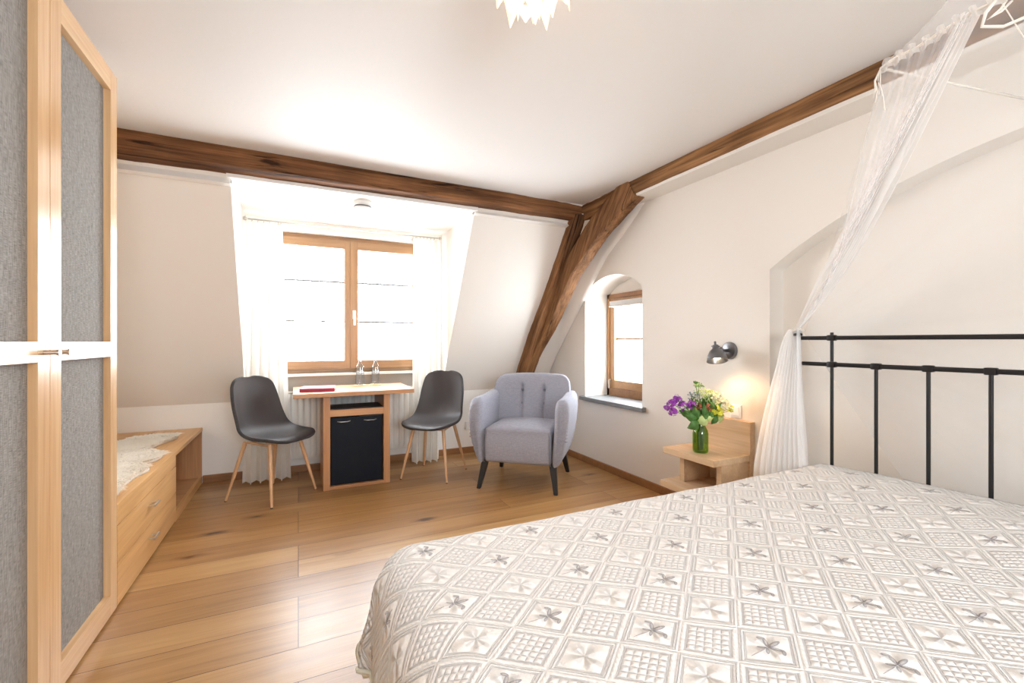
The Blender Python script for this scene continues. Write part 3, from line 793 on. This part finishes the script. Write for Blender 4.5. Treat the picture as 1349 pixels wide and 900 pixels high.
for i, y in enumerate(ys):
    topz = 1.195 if i in (0, 8) else 1.045
    bm = B(); tube(bm, [bl(hx, y, .25), bl(hx, y, topz)], .0074, 12); sp = obj('spindle', bm, 'black', bed, True, 40)
    for z in ((1.035, 1.168) if i in (0, 8) else (1.035,)): bxo('collar', 'black', sp, -.0145, .0145, y - .56 - .018, y - .56 + .018, z - .0145, z + .0145, bev=.005, smooth=True, angle=40)
bm = B(); tube(bm, [bl(hx, 1.472, .25), bl(hx, -.372, .25)], .014, 12); obj('bottom_rail', bm, 'black', bed, True, 40)
for y in (1.25, -.30):
    bm = B(); box(bm, BX0 + .06 - 2.40, -.01, y - .56 - .012, y - .56 + .012, .22, .27, .003); obj('side_rail', bm, 'black', bed)
    bm = B(); tube(bm, [bl(BX0 + .09, y, 0), bl(BX0 + .09, y, .27)], .018, 12); obj('leg', bm, 'black', bed, True, 40)
bm = B(); box(bm, BX0 + .05 - 2.40, -.04, BY0 + .06 - .56, BY1 - .04 - .56, .275, .44, .03); obj('mattress', bm, 'paper', bed)

def quilt():
    R = .125; drop = .40
    s0, s1 = BX0 - drop, 2.368; t0, t1 = BY0 - drop, BY1 + drop
    def roll(L):
        if L < R * PI / 2:
            a = L / R; return R * math.sin(a), R * (1 - math.cos(a))
        e = L - R * PI / 2; return R + .10 * e, R + e * .99
    def f(u, v):
        s = s0 + (s1 - s0) * u; t = t0 + (t1 - t0) * v
        ox = min(0, s - BX0); oy = max(0, t - BY1) + min(0, t - BY0)
        x, y = max(s, BX0), min(max(t, BY0), BY1)
        L = math.hypot(ox, oy)
        z = BZ + .030 * max(0, min(1, (s - 1.75) / .35)) * math.sin(PI * max(0, min(1, (BY1 + .02 - t) / 1.72))) ** .3 if BY0 < t < BY1 + .02 else BZ
        z += .006 * noise.noise(V((s * 2.1, t * 2.1, 4))) + .003 * noise.noise(V((s * 7, t * 7, 1)))
        if L > 0:
            nx, ny = ox / L, oy / L
            cornery = 1 - abs(abs(nx) - abs(ny)) if ox and oy else 0
            Lc = L if not cornery else L * (1 - .10 * cornery)
            ro, dz = roll(Lc)
            hang = max(0, Lc - .1)
            ang = math.atan2(abs(ny), abs(nx))
            ro += hang * (.05 * math.sin(s * 9 + 1) + .05 * math.sin(t * 8)) * (0 if cornery else 1)
            if cornery: ro += hang * .30 * cornery * math.cos((ang - .95) * 6) + hang * .08 * math.sin(ang * 14)
            x += nx * ro; y += ny * ro; z -= dz
            z = max(z, .03)
        return V((x, y, z))
    bm = B(); grid(bm, 170, 170, f, lambda u, v: (s0 + (s1 - s0) * u, t0 + (t1 - t0) * v))
    o = obj('quilt', bm, 'quilt', smooth=True)
    o.data.materials.append(MAT['lining'])
    s = solid(o, .010, -1); m = o.modifiers['Solidify']; m.material_offset = 1; m.material_offset_rim = 1
    # outward normals up
    if sum(p.normal.z for p in o.data.polygons) < 0: o.data.flip_normals()
    tag(o, 'white quilted bedspread with grey embroidered lilies spread over the bed', 'bedspread')
    bm = B(); edge = [f(0, i / 170) for i in range(171)] + [f(i / 170, 1) for i in range(1, 171)]
    tube(bm, [p + V((0, 0, -.002)) for p in edge], .007, 8); obj('binding', bm, 'lining', o, True)
quilt()

# ------------------------------------------------------------------ canopy net
net = thing('bed_canopy', 'sheer white mosquito net canopy hanging over the bed head and tied at the post', 'canopy', (0, 0, 0))
A = V((1.747, .80, 2.06)); Bp = V((1.49, -.165, 2.06)); D = V((2.46, .66, 2.055)); E = V((1.668, .515, 2.06)); Cc = V((1.64, .35, 2.372))
E2 = A + (E - A) * .82
T = V((2.425, 1.492, 1.215)); G = V((2.425, -.35, 2.06))
def cat(pts, t):
    k = t * (len(pts) - 1); i = min(int(k), len(pts) - 2); w = k - i; return pts[i].lerp(pts[i + 1], w)
def nn(u, v, s, sc=1): return noise.noise_vector(V((u * sc, v * sc, s)))
# top tent, two slopes each side of A
bm = B()
def tent(u, v):
    e = cat([Bp, A, D, G], u); p = e.lerp(Cc, v)
    return p - V((0, 0, .04 * math.sin(PI * v))) + nn(u * 8, v * 1.2, 3) * .012 * (1 - v) * v * 4
grid(bm, 90, 20, tent); obj('top_net', bm, 'net', net, True)
# hem gathers along the frame edges
bm = B()
for k, (off, r) in enumerate(((0, .0045),)):
    tube(bm, [A.lerp(Bp, t / 40) + V((0, .004 * math.sin(t * 1.3 + k), off + .003 * math.sin(t * .9 + 2 * k))) for t in range(41)], [r * (.7 + .5 * abs(math.sin(t * .8 + k))) for t in range(41)], 8)
tube(bm, [A, D], .004, 8); tube(bm, [D, G], .004, 8)
obj('hem', bm, 'net_hem', net, True)
def gather(u, v):
    p = A.lerp(Bp, u); h = (v - .5) * .036
    return p + V((.008 * math.sin(u * 160 + v * 2), 0, h + .003 * math.sin(u * 37)))
bm = B(); grid(bm, 240, 6, gather); obj('gathered_heading', bm, 'net_dense', net, True)
# hanging front edge near the corner
def swag(u, v):
    q = u ** .75; top = A.lerp(E2, q)
    p = top.lerp(T, v); sag = (.035 + .17 * (1 - q)) * math.sin(PI * min(1, v)) ** .9
    w = 1 - v ** 1.5
    p = p - V((0, 0, sag)) + V((.020, .012, 0)) * math.sin(u * 2 * PI * 6 + 2 * v) * w * (.3 + .5 * u)
    return p
bm = B(); grid(bm, 150, 40, swag); obj('side_net', bm, 'net', net, True)
# the heavy gathered swag
def strand(u, v):
    top = E2.lerp(E2 + (E - E2) * .35, u); a = u * 2 * PI * 5
    rad = .008 + .030 * math.sin(PI * v ** 1.2) + .008 * (1 - v)
    p = top.lerp(T, v) - V((0, 0, .045 * math.sin(PI * v)))
    k = (u - .5) * 2
    return p + V((.4, -.5, -.75)).normalized() * k * rad * 1.1 + V((.6, .6, .1)).normalized() * math.sin(a + v * 2) * rad * .45
bm = B(); grid(bm, 90, 50, strand); obj('gathered_swag', bm, 'net_swag', net, True)
def strand2(u, v):
    top = E2.lerp(E2 + (E - E2) * .25, u); mid = .5
    p = top.lerp(T, v) - V((0, 0, .045 * math.sin(PI * v)))
    wv = max(0, v - .15) / .85
    spread = .085 * wv * (1 - wv) * 3.2
    k = u
    return p + V((0, 0, -1)) * k * spread + V((.6, .6, .1)).normalized() * math.sin(u * 30 + v * 3) * .012 * math.sin(PI * v)
bm = B(); grid(bm, 70, 50, strand2); obj('gathered_swag', bm, 'net_dense', net, True)
# tail falling from the post
def tail(u, v):
    s = (u - .5) * 2
    wv = .020 + .085 * min(1, v * 1.6) ** .8
    cen = V((2.385, 1.485, 1.215)).lerp(V((2.35, 1.545, .02)), v) + V((0, -.035 * math.sin(PI * v) * 0, .03 * math.sin(PI * min(1, v * 6)) if v < .17 else 0))
    cen.x += -.05 * math.sin(PI * v)
    y = cen.y + s * wv * 1.15 + .03 * v * s
    a = u * 2 * PI * 9
    return V((cen.x + (.012 + .022 * v) * math.sin(a + 1.5 * v) + .02 * math.cos(s * 1.5), y, cen.z))
bm = B(); grid(bm, 160, 60, tail); obj('net_tail', bm, 'net_dense', net, True)
def tail2(u, v):
    p = tail((u * .9 + .03), v); return p + V((.018, .008 * math.sin(9 * v), 0))
bm = B(); grid(bm, 120, 60, tail2); obj('net_tail', bm, 'net_dense', net, True)
bm = B(); tube(bm, [T + V((math.cos(a) * .028, math.sin(a) * .028, -.006 + .004 * math.sin(2 * a))) for a in [2 * PI * k / 20 for k in range(21)]], .008, 8); obj('tie_band', bm, 'net_hem', net, True)
# fan behind the headboard and up to the frame
T2 = V((2.462, 1.478, 1.195))
outer = [A + V((.02, 0, 0)), D + V((.0, 0, 0)), V((2.44, .0, 2.06)), V((2.46, -.9, 1.7)), V((2.49, -.9, 1.0)), V((2.50, -.75, .35)), V((2.50, .3, .32)), V((2.50, .9, .32))]
def fan(u, v):
    o_ = cat(outer, u); p = T2.lerp(o_, v)
    wv = math.sin(u * 2 * PI * 14 + 2 * math.sin(u * 9)) * .026 * min(1, v * 2.5) * (.5 + .5 * math.sin(u * 23) ** 2)
    n_ = V((-1, -.15, -.2)).normalized()
    return p + n_ * wv + V((0, 0, -.02 * math.sin(PI * v)))
bm = B(); grid(bm, 260, 30, fan); obj('back_net', bm, 'net_back', net, True)
# ties at the corner and cord loops
for k, d in enumerate(((-.02, .01, -.16), (.03, .02, -.11), (.015, -.01, -.20), (-.005, .03, -.13))):
    d = V(d); d = d * .7; bm = B(); tube(bm, [A, A + d * .35 + V((.012 * math.sin(k), .01, 0)), A + d * .7, A + d], .0018, 6); obj('tie_cord', bm, 'net_hem', net, True)
Lp = E + V((.0, -.015, -.0))
px = [(0, 0, 0), (-.012, .02, -.03), (-.006, .03, -.06), (.03, .0, -.068), (.06, -.05, -.055), (.1, -.12, -.05)]
bm = B(); tube(bm, [Lp + V(p) for p in px], .0042, 8); obj('tie_cord', bm, 'net_hem', net, True)
px = [(.02, -.02, .01), (.015, .0, -.025), (.0, .02, -.045), (.02, .0, -.03), (.05, -.01, .0)]
bm = B(); tube(bm, [Lp + V(p) for p in px], .003, 8); obj('tie_cord', bm, 'net_hem', net, True)
bm = B(); tube(bm, [Lp, Lp + V((.12, -.02, -.10)), Lp + V((.25, -.05, -.25))], .0016, 6); obj('tie_cord', bm, 'net_hem', net, True)
bm = B(); tube(bm, [Cc, Cc + V((0, 0, .003))], .012, 8)
obj('ceiling_hook', bm, 'net_hem', net, True)

# ------------------------------------------------------------------ nightstand
ns = thing('nightstand', 'wall-mounted oak bedside shelf with two boards beside the bed', 'nightstand', (XR, 1.97, 0))
def nb(name, x0, x1, y0, y1, z0, z1): return bxo(name, 'shelf_oak', ns, x0 - XR, x1 - XR, y0 - 1.97, y1 - 1.97, z0, z1, bev=.002)
nb('back_panel', 2.43, XR - .001, 1.772, 2.19, .16, .665)
nb('shelf_board', 2.125, 2.43, 1.775, 2.165, .432, .470)
nb('lower_board', 2.10, 2.43, 1.775, 2.165, .225, .262)
nb('side_panel', 2.20, 2.43, 1.785, 1.82, .262, .432)
nb('side_panel', 2.20, 2.43, 2.06, 2.095, .262, .432)

sw = thing('light_switch', 'white wall switch just above the bedside back panel behind the flowers', 'switch', (XR, 1.90, .715))
bxo('plate', 'white', sw, -.012, 0, -.04, .04, -.04, .04, bev=.003)
bxo('rocker', 'white', sw, -.017, -.012, -.028, .028, -.028, .028, bev=.002)

# vase + bouquet
vase = thing('glass_vase', 'green glass bottle vase standing on the bedside shelf', 'vase', (2.225, 1.955, .471))
pr = [(.0, 0), (.038, 0), (.044, .006), (.0455, .02), (.0455, .115), (.042, .135), (.031, .155), (.027, .165), (.027, .182), (.032, .19), (.034, .197)]
bm = B(); lathe(bm, pr + [(max(0, r - .004), z + (.006 if i < 3 else -.001)) for i, (r, z) in enumerate(pr)][::-1], seg=36); obj('glass_body', bm, 'green_glass', vase, True, 60)
rnd = random.Random(11)
def pm(name, c, r=.6): MAT[name] = plain(name, c, r, var=.25, bscale=90); return name
for n_, c_ in (('leaf_green', (.06, .17, .03)), ('leaf_light', (.25, .42, .10)), ('purple', (.33, .05, .45)), ('yellow', (.85, .80, .08)), ('cream', (.90, .90, .66)), ('rust', (.35, .09, .04)), ('stem_green', (.10, .22, .04)), ('pale_green', (.50, .62, .25)), ('blue_grey', (.18, .25, .27))): pm(n_, c_)
Vc = V((2.225, 1.955, .471))
# screen-right on this spot is roughly +x -y : right vector
Rv = V((.9011, -.4337, 0)); Fv = V((.4337, .9011, 0)); Up = V((0, 0, 1))
def flower(name, label, cat_, heads, stem_mat, kind):
    t = thing(name, label, cat_, tuple(Vc), 0, None)
    for (a, f, h, mt, sz) in heads:
        a *= 1.18; tip = Rv * a + Fv * f + Up * h; sz *= 1.3
        bm = B(); base = V((a * .12, f * .12, .012)); neck = Rv * a * .10 + Up * .19
        tube(bm, [base, neck, neck.lerp(tip, .5) + V((0, 0, .01)), tip], .0018, 6); obj('stem', bm, stem_mat, t, True)
        bm = B()
        if kind == 'cluster':
            for k in range(22):
                d = V((rnd.gauss(0, 1), rnd.gauss(0, 1), rnd.gauss(0, 1))).normalized() * sz * rnd.uniform(.4, 1)
                c = tip + d
                for j in range(5):
                    ax = d.normalized(); sd = ax.orthogonal().normalized(); sd = Matrix.Rotation(j * 2 * PI / 5 + k, 3, ax) @ sd; wd = ax.cross(sd)
                    r = sz * .34
                    vs = [bm.verts.new(c + q) for q in (V((0, 0, 0)), sd * r * .7 + wd * r * .4 + ax * r * .2, sd * r * 1.15, sd * r * .7 - wd * r * .4 + ax * r * .2)]
                    bm.faces.new(vs)
        elif kind == 'ball':
            for k in range(60):
                d = V((rnd.gauss(0, 1), rnd.gauss(0, 1), rnd.gauss(0, 1) + .2)).normalized()
                c = tip + d * sz * .55; sd = d.orthogonal().normalized(); sd = Matrix.Rotation(rnd.uniform(0, 6), 3, d) @ sd; wd = d.cross(sd); r = sz * .32
                vs = [bm.verts.new(c + q) for q in (-wd * r * .5, d * r * .9 + sd * r * .5 - wd * r * .4, d * r * 1.3, d * r * .9 + wd * r * .5, wd * r * .5)]
                bm.faces.new(vs)
        elif kind == 'umbel':
            for k in range(26):
                d = V((rnd.gauss(0, 1), rnd.gauss(0, 1), rnd.gauss(.6, .5))).normalized() * sz * rnd.uniform(.5, 1)
                tube(bm, [tip, tip + d], .0007, 4)
                lathe(bm, [(0, -.004), (.004, 0), (.0028, .004), (0, .006)], *(tip + d), seg=6)
        obj('flower_head', bm, mt, t, False, recalc=False)
    return t
flower('purple_flower', 'purple flowers at the left of the bouquet in the green vase', 'flower', [(-.155, -.02, .30, 'purple', .026), (-.125, .0, .325, 'purple', .026), (-.095, -.01, .285, 'purple', .026), (-.15, -.03, .255, 'purple', .024), (-.055, -.04, .295, 'purple', .026), (-.175, .0, .275, 'purple', .018)], 'stem_green', 'cluster')
flower('yellow_flower', 'bright yellow flowers at the right of the bouquet in the green vase', 'flower', [(.055, -.04, .275, 'yellow', .030), (.085, -.02, .250, 'yellow', .026), (.155, .0, .268, 'yellow', .020), (.095, -.01, .215, 'pale_green', .026), (.06, -.03, .235, 'yellow', .024)], 'stem_green', 'cluster')
flower('cream_flower', 'large pale cream blossoms at the upper right of the bouquet', 'flower', [(.085, .01, .325, 'cream', .045), (.045, .0, .335, 'cream', .034), (.125, .02, .29, 'cream', .038), (.08, .0, .205, 'cream', .024)], 'stem_green', 'ball')
flower('green_umbel', 'pale green umbels rising at the top of the bouquet', 'flower', [(-.01, .0, .40, 'leaf_light', .024), (.0, .01, .345, 'pale_green', .036), (.035, .01, .365, 'pale_green', .030), (-.03, .0, .33, 'blue_grey', .034), (.04, .0, .33, 'leaf_light', .028), (.16, .02, .25, 'pale_green', .018), (-.025, 0, .425, 'leaf_green', .010), (-.045, -.02, .31, 'leaf_green', .026), (.02, -.02, .30, 'leaf_green', .030), (.06, .0, .30, 'pale_green', .028), (.11, .0, .30, 'cream', .03)], 'stem_green', 'umbel')
flower('rust_flower', 'small rust red flowers at the centre of the bouquet', 'flower', [(.02, -.05, .28, 'rust', .022), (-.02, -.04, .285, 'rust', .018)], 'stem_green', 'cluster')
def leafy(label, specs, mt, nm):
    t = thing(nm, label, 'foliage', tuple(Vc))
    for (a, f, h, L, W, tilt) in specs:
        base = Rv * a + Fv * f + Up * h
        bm = B(); tube(bm, [V((0, 0, .012)), V((0, 0, .185)), base], .0016, 6); obj('stem', bm, 'stem_green', t, True)
        bm = B()
        dirv = (Rv * math.sin(tilt) + Up * math.cos(tilt)); sd = (Rv * math.cos(tilt) - Up * math.sin(tilt))
        def lf(u, v):
            s = (v - .5) * 2; w = W * math.sin(PI * min(.98, max(.02, u)) ** .8) 
            return base + dirv * L * u + sd * s * w - Fv * (.02 * math.sin(PI * u)) + Fv * abs(s) * .012
        grid(bm, 12, 6, lf); obj('leaf', bm, mt, t, True)
leafy('dark green leaves filling the middle of the bouquet', [(-.03, -.05, .20, .09, .020, -.3), (.01, -.05, .19, .09, .018, .1), (.03, -.04, .20, .085, .018, .35), (-.06, -.04, .20, .09, .020, -.7), (-.05, -.055, .22, .07, .022, -.2), (.0, -.055, .22, .085, .018, .0), (.05, -.05, .18, .07, .018, .5), (-.02, -.02, .26, .07, .015, .2), (.03, .0, .25, .08, .016, -.2), (-.07, .0, .22, .07, .02, -1.0)] + [(rnd.uniform(-.07, .08), rnd.uniform(-.06, .04), rnd.uniform(.19, .27), rnd.uniform(.06, .09), rnd.uniform(.012, .02), rnd.uniform(-1, 1)) for _ in range(16)], 'leaf_green', 'dark_foliage')
leafy('two broad glossy leaves drooping at the left below the purple flowers', [(-.035, -.05, .215, .085, .030, -1.35), (-.03, -.055, .195, .080, .032, -2.1)], 'leaf_green', 'drooping_foliage')
leafy('broad pale green leaves curling over the neck of the vase', [(-.035, -.055, .185, .075, .032, .95), (-.005, -.06, .215, .06, .018, 1.5)], 'pale_green', 'pale_foliage')

# ------------------------------------------------------------------ wall lamp
lp = thing('wall_lamp', 'round grey metal wall spotlight lit above the bedside shelf', 'lamp', (XR, 1.945, 1.092))
bm = B(); lathe(bm, [(0, 0), (.056, 0), (.056, .008), (.050, .020), (.030, .026), (0, .028)], mat=Matrix.Rotation(-PI / 2, 4, 'Y')); obj('wall_plate', bm, 'gunmetal', lp, True, 40)
bm = B(); tube(bm, [(-.02, 0, 0), (-.06, 0, .004), (-.075, .0, .01)], .009, 12); lathe(bm, [(0, -.014), (.010, -.010), (.014, 0), (.010, .010), (0, .014)], -.08, .0, .01, seg=14); obj('arm', bm, 'gunmetal', lp, True)
hd = V((-.115, .012, .022)); ax = V((-.20, -.30, -.93)).normalized()
rot = ax.to_track_quat('Z', 'Y').to_matrix().to_4x4(); mt4 = Matrix.Translation(hd) @ rot
bm = B(); lathe(bm, [(0, -.012), (.018, -.012), (.020, .0), (.021, .010), (.040, .028), (.056, .060), (.060, .085), (.062, .092), (.058, .091), (.053, .06), (.037, .032), (.015, .014), (0, .012)], mat=mt4, seg=32); obj('lamp_shade', bm, 'gunmetal', lp, True, 50)
bm = B(); tube(bm, [hd + V((.035, 0, -.012)), hd + V((.012, 0, .004)), hd + V((0, 0, .014))], .006, 10); lathe(bm, [(0, -.03), (.007, -.028), (.007, .0), (0, .002)], mat=mt4 @ Matrix.Translation((0, .0, -.010)), seg=12); tube(bm, [hd + V((0, .030, .006)), hd + V((0, -.030, .006))], .004, 8); obj('joint', bm, 'gunmetal', lp, True)
def emis(name, col, st):
    m = M(name); e = m.n('ShaderNodeEmission'); e.inputs[0].default_value = col + (1,); e.inputs[1].default_value = st; m.l(e.outputs[0], m.out.inputs[0]); MAT[name] = m.m
emis('bulb_glow', (1, .78, .5), 14)
bm = B(); lathe(bm, [(0, .03), (.018, .034), (.026, .052), (.024, .068), (.014, .078), (0, .081)], mat=mt4, seg=20); obj('bulb', bm, 'bulb_glow', lp, True)
def light(kind, name, loc, energy, col, **k):
    L = bpy.data.lights.new(name, kind); L.energy = energy; L.color = col
    for a, v in k.items(): setattr(L, a, v)
    o = bpy.data.objects.new(name, L); C.objects.link(o); o.location = loc; return o
bp = V(lp.location) + hd + ax * .10
o = light('SPOT', 'wall_lamp_light', bp, 5.5, (1, .55, .24), spot_size=2.5, spot_blend=.6, shadow_soft_size=.02)
o.rotation_euler = ax.to_track_quat('-Z', 'Y').to_euler()

# ------------------------------------------------------------------ ceiling lamp
cl = thing('ceiling_lamp', 'lit white ceiling lamp with pointed folded shade at the top centre', 'lamp', (.64, 1.19, H))
m = M('lamp_shade_paper'); tr = m.n('ShaderNodeBsdfTranslucent'); tr.inputs[0].default_value = (.16, .13, .07, 1); df = m.n('ShaderNodeBsdfDiffuse'); df.inputs[0].default_value = (.95, .92, .85, 1)
mx = m.n('ShaderNodeMixShader'); mx.inputs[0].default_value = .5; m.l(tr.outputs[0], mx.inputs[1]); m.l(df.outputs[0], mx.inputs[2])
ad = m.n('ShaderNodeAddShader'); em = m.n('ShaderNodeEmission'); em.inputs[0].default_value = (1, .80, .48, 1); em.inputs[1].default_value = .15
m.l(mx.outputs[0], ad.inputs[0]); m.l(em.outputs[0], ad.inputs[1]); m.l(ad.outputs[0], m.out.inputs[0]); MAT['lamp_paper'] = m.m
bm = B(); rr = random.Random(5)
for k in range(46):
    th = k * 2.39996; ph = math.acos(1 - 1.75 * (k + .5) / 46)       # from straight down upwards
    d = V((math.sin(ph) * math.cos(th), math.sin(ph) * math.sin(th), -math.cos(ph)))
    tdn = V((d.x * .55, d.y * .55, -1)).normalized(); tdn = (tdn - d * tdn.dot(d) * .55)
    if tdn.length < .2: tdn = V((math.cos(th), math.sin(th), -.5))
    tdn.normalize(); sd = d.cross(tdn).normalized()
    c = V((0, 0, -.092)) + V((d.x * .125, d.y * .125, d.z * .075)); w = rr.uniform(.032, .055); L = rr.uniform(.030, .075)
    a = [bm.verts.new(c + q) for q in (-sd * w - tdn * L * .6, -d * .0 + d * .012 - tdn * L * .6, sd * w - tdn * L * .6, tdn * L + d * .010)]
    bm.faces.new((a[0], a[1], a[3])); bm.faces.new((a[1], a[2], a[3]))
obj('lamp_shade', bm, 'lamp_paper', cl, recalc=False)
bm = B(); lathe(bm, [(0, 0), (.05, 0), (.05, -.015), (.01, -.02), (.01, -.05), (.0, -.05)]); obj('ceiling_rose', bm, 'white', cl, True, 40)
bm = B(); lathe(bm, [(0, -.05), (.02, -.055), (.03, -.09), (.02, -.12), (0, -.125)]); obj('bulb', bm, 'bulb_glow', cl, True)
light('POINT', 'ceiling_lamp_light', (.64, 1.19, H - .13), 16, (1, .56, .26), shadow_soft_size=.08)

# ------------------------------------------------------------------ smoke detector
sd = thing('smoke_detector', 'round white smoke detector on the dormer ceiling behind the beam', 'smoke detector', (.445, 3.56, 2.215))
bm = B(); lathe(bm, [(0, 0), (.072, 0), (.075, -.006), (.075, -.030), (.062, -.034), (.062, -.040), (.068, -.044), (.064, -.056), (.034, -.064), (0, -.065)]); obj('housing', bm, 'white', sd, True, 40)
bm = B(); lathe(bm, [(.0755, -.026), (.0635, -.034), (.0635, -.040), (.068, -.041)]); obj('vent_ring', bm, 'gunmetal', sd, True)

# ------------------------------------------------------------------ daylight
w = bpy.data.worlds.new('sky'); bpy.context.scene.world = w; w.use_nodes = True
bg = w.node_tree.nodes['Background']; bg.inputs[0].default_value = (.87, .94, 1, 1); bg.inputs[1].default_value = 24.0
def portal(name, loc, rot, sx, sy):
    o = light('AREA', name, loc, 1, (1, 1, 1), shape='RECTANGLE', size=sx, size_y=sy); o.data.cycles.is_portal = True; o.rotation_euler = rot
portal('daylight_portal', ((WX0 + WX1) / 2, YF + .2, 1.49), (-PI / 2, 0, 0), WX1 - WX0, WZ1 - WZ0)
portal('daylight_portal', (2.88, 3.15, 1.117), (0, PI / 2, 0), .96, .70)
portal('daylight_portal', (.5, YN - .18, (NZ0 + NZ1) / 2), (PI / 2, 0, 0), NX1 - NX0, NZ1 - NZ0)  # daylight through the added near window

# ------------------------------------------------------------------ camera
cam = bpy.data.cameras.new('camera'); co = bpy.data.objects.new('camera', cam); C.objects.link(co)
cam.sensor_width = 36; cam.lens = 585 / 1349 * 36; cam.clip_start = .02
co.location = (0, 0, 1.15); co.rotation_euler = (PI / 2, 0, -math.radians(25.7))
sc = bpy.context.scene; sc.camera = co
sc.view_settings.view_transform = 'Standard'; sc.view_settings.look = 'None'; sc.view_settings.gamma = 1; sc.view_settings.use_curve_mapping = False
sc.view_settings.exposure = 0.10
sc.cycles.max_bounces = 12; sc.cycles.diffuse_bounces = 7; sc.cycles.transparent_max_bounces = 40; sc.cycles.transmission_bounces = 8
sc.cycles.use_denoising = True; sc.cycles.sample_clamp_indirect = 8; sc.cycles.caustics_reflective = False; sc.cycles.caustics_refractive = False
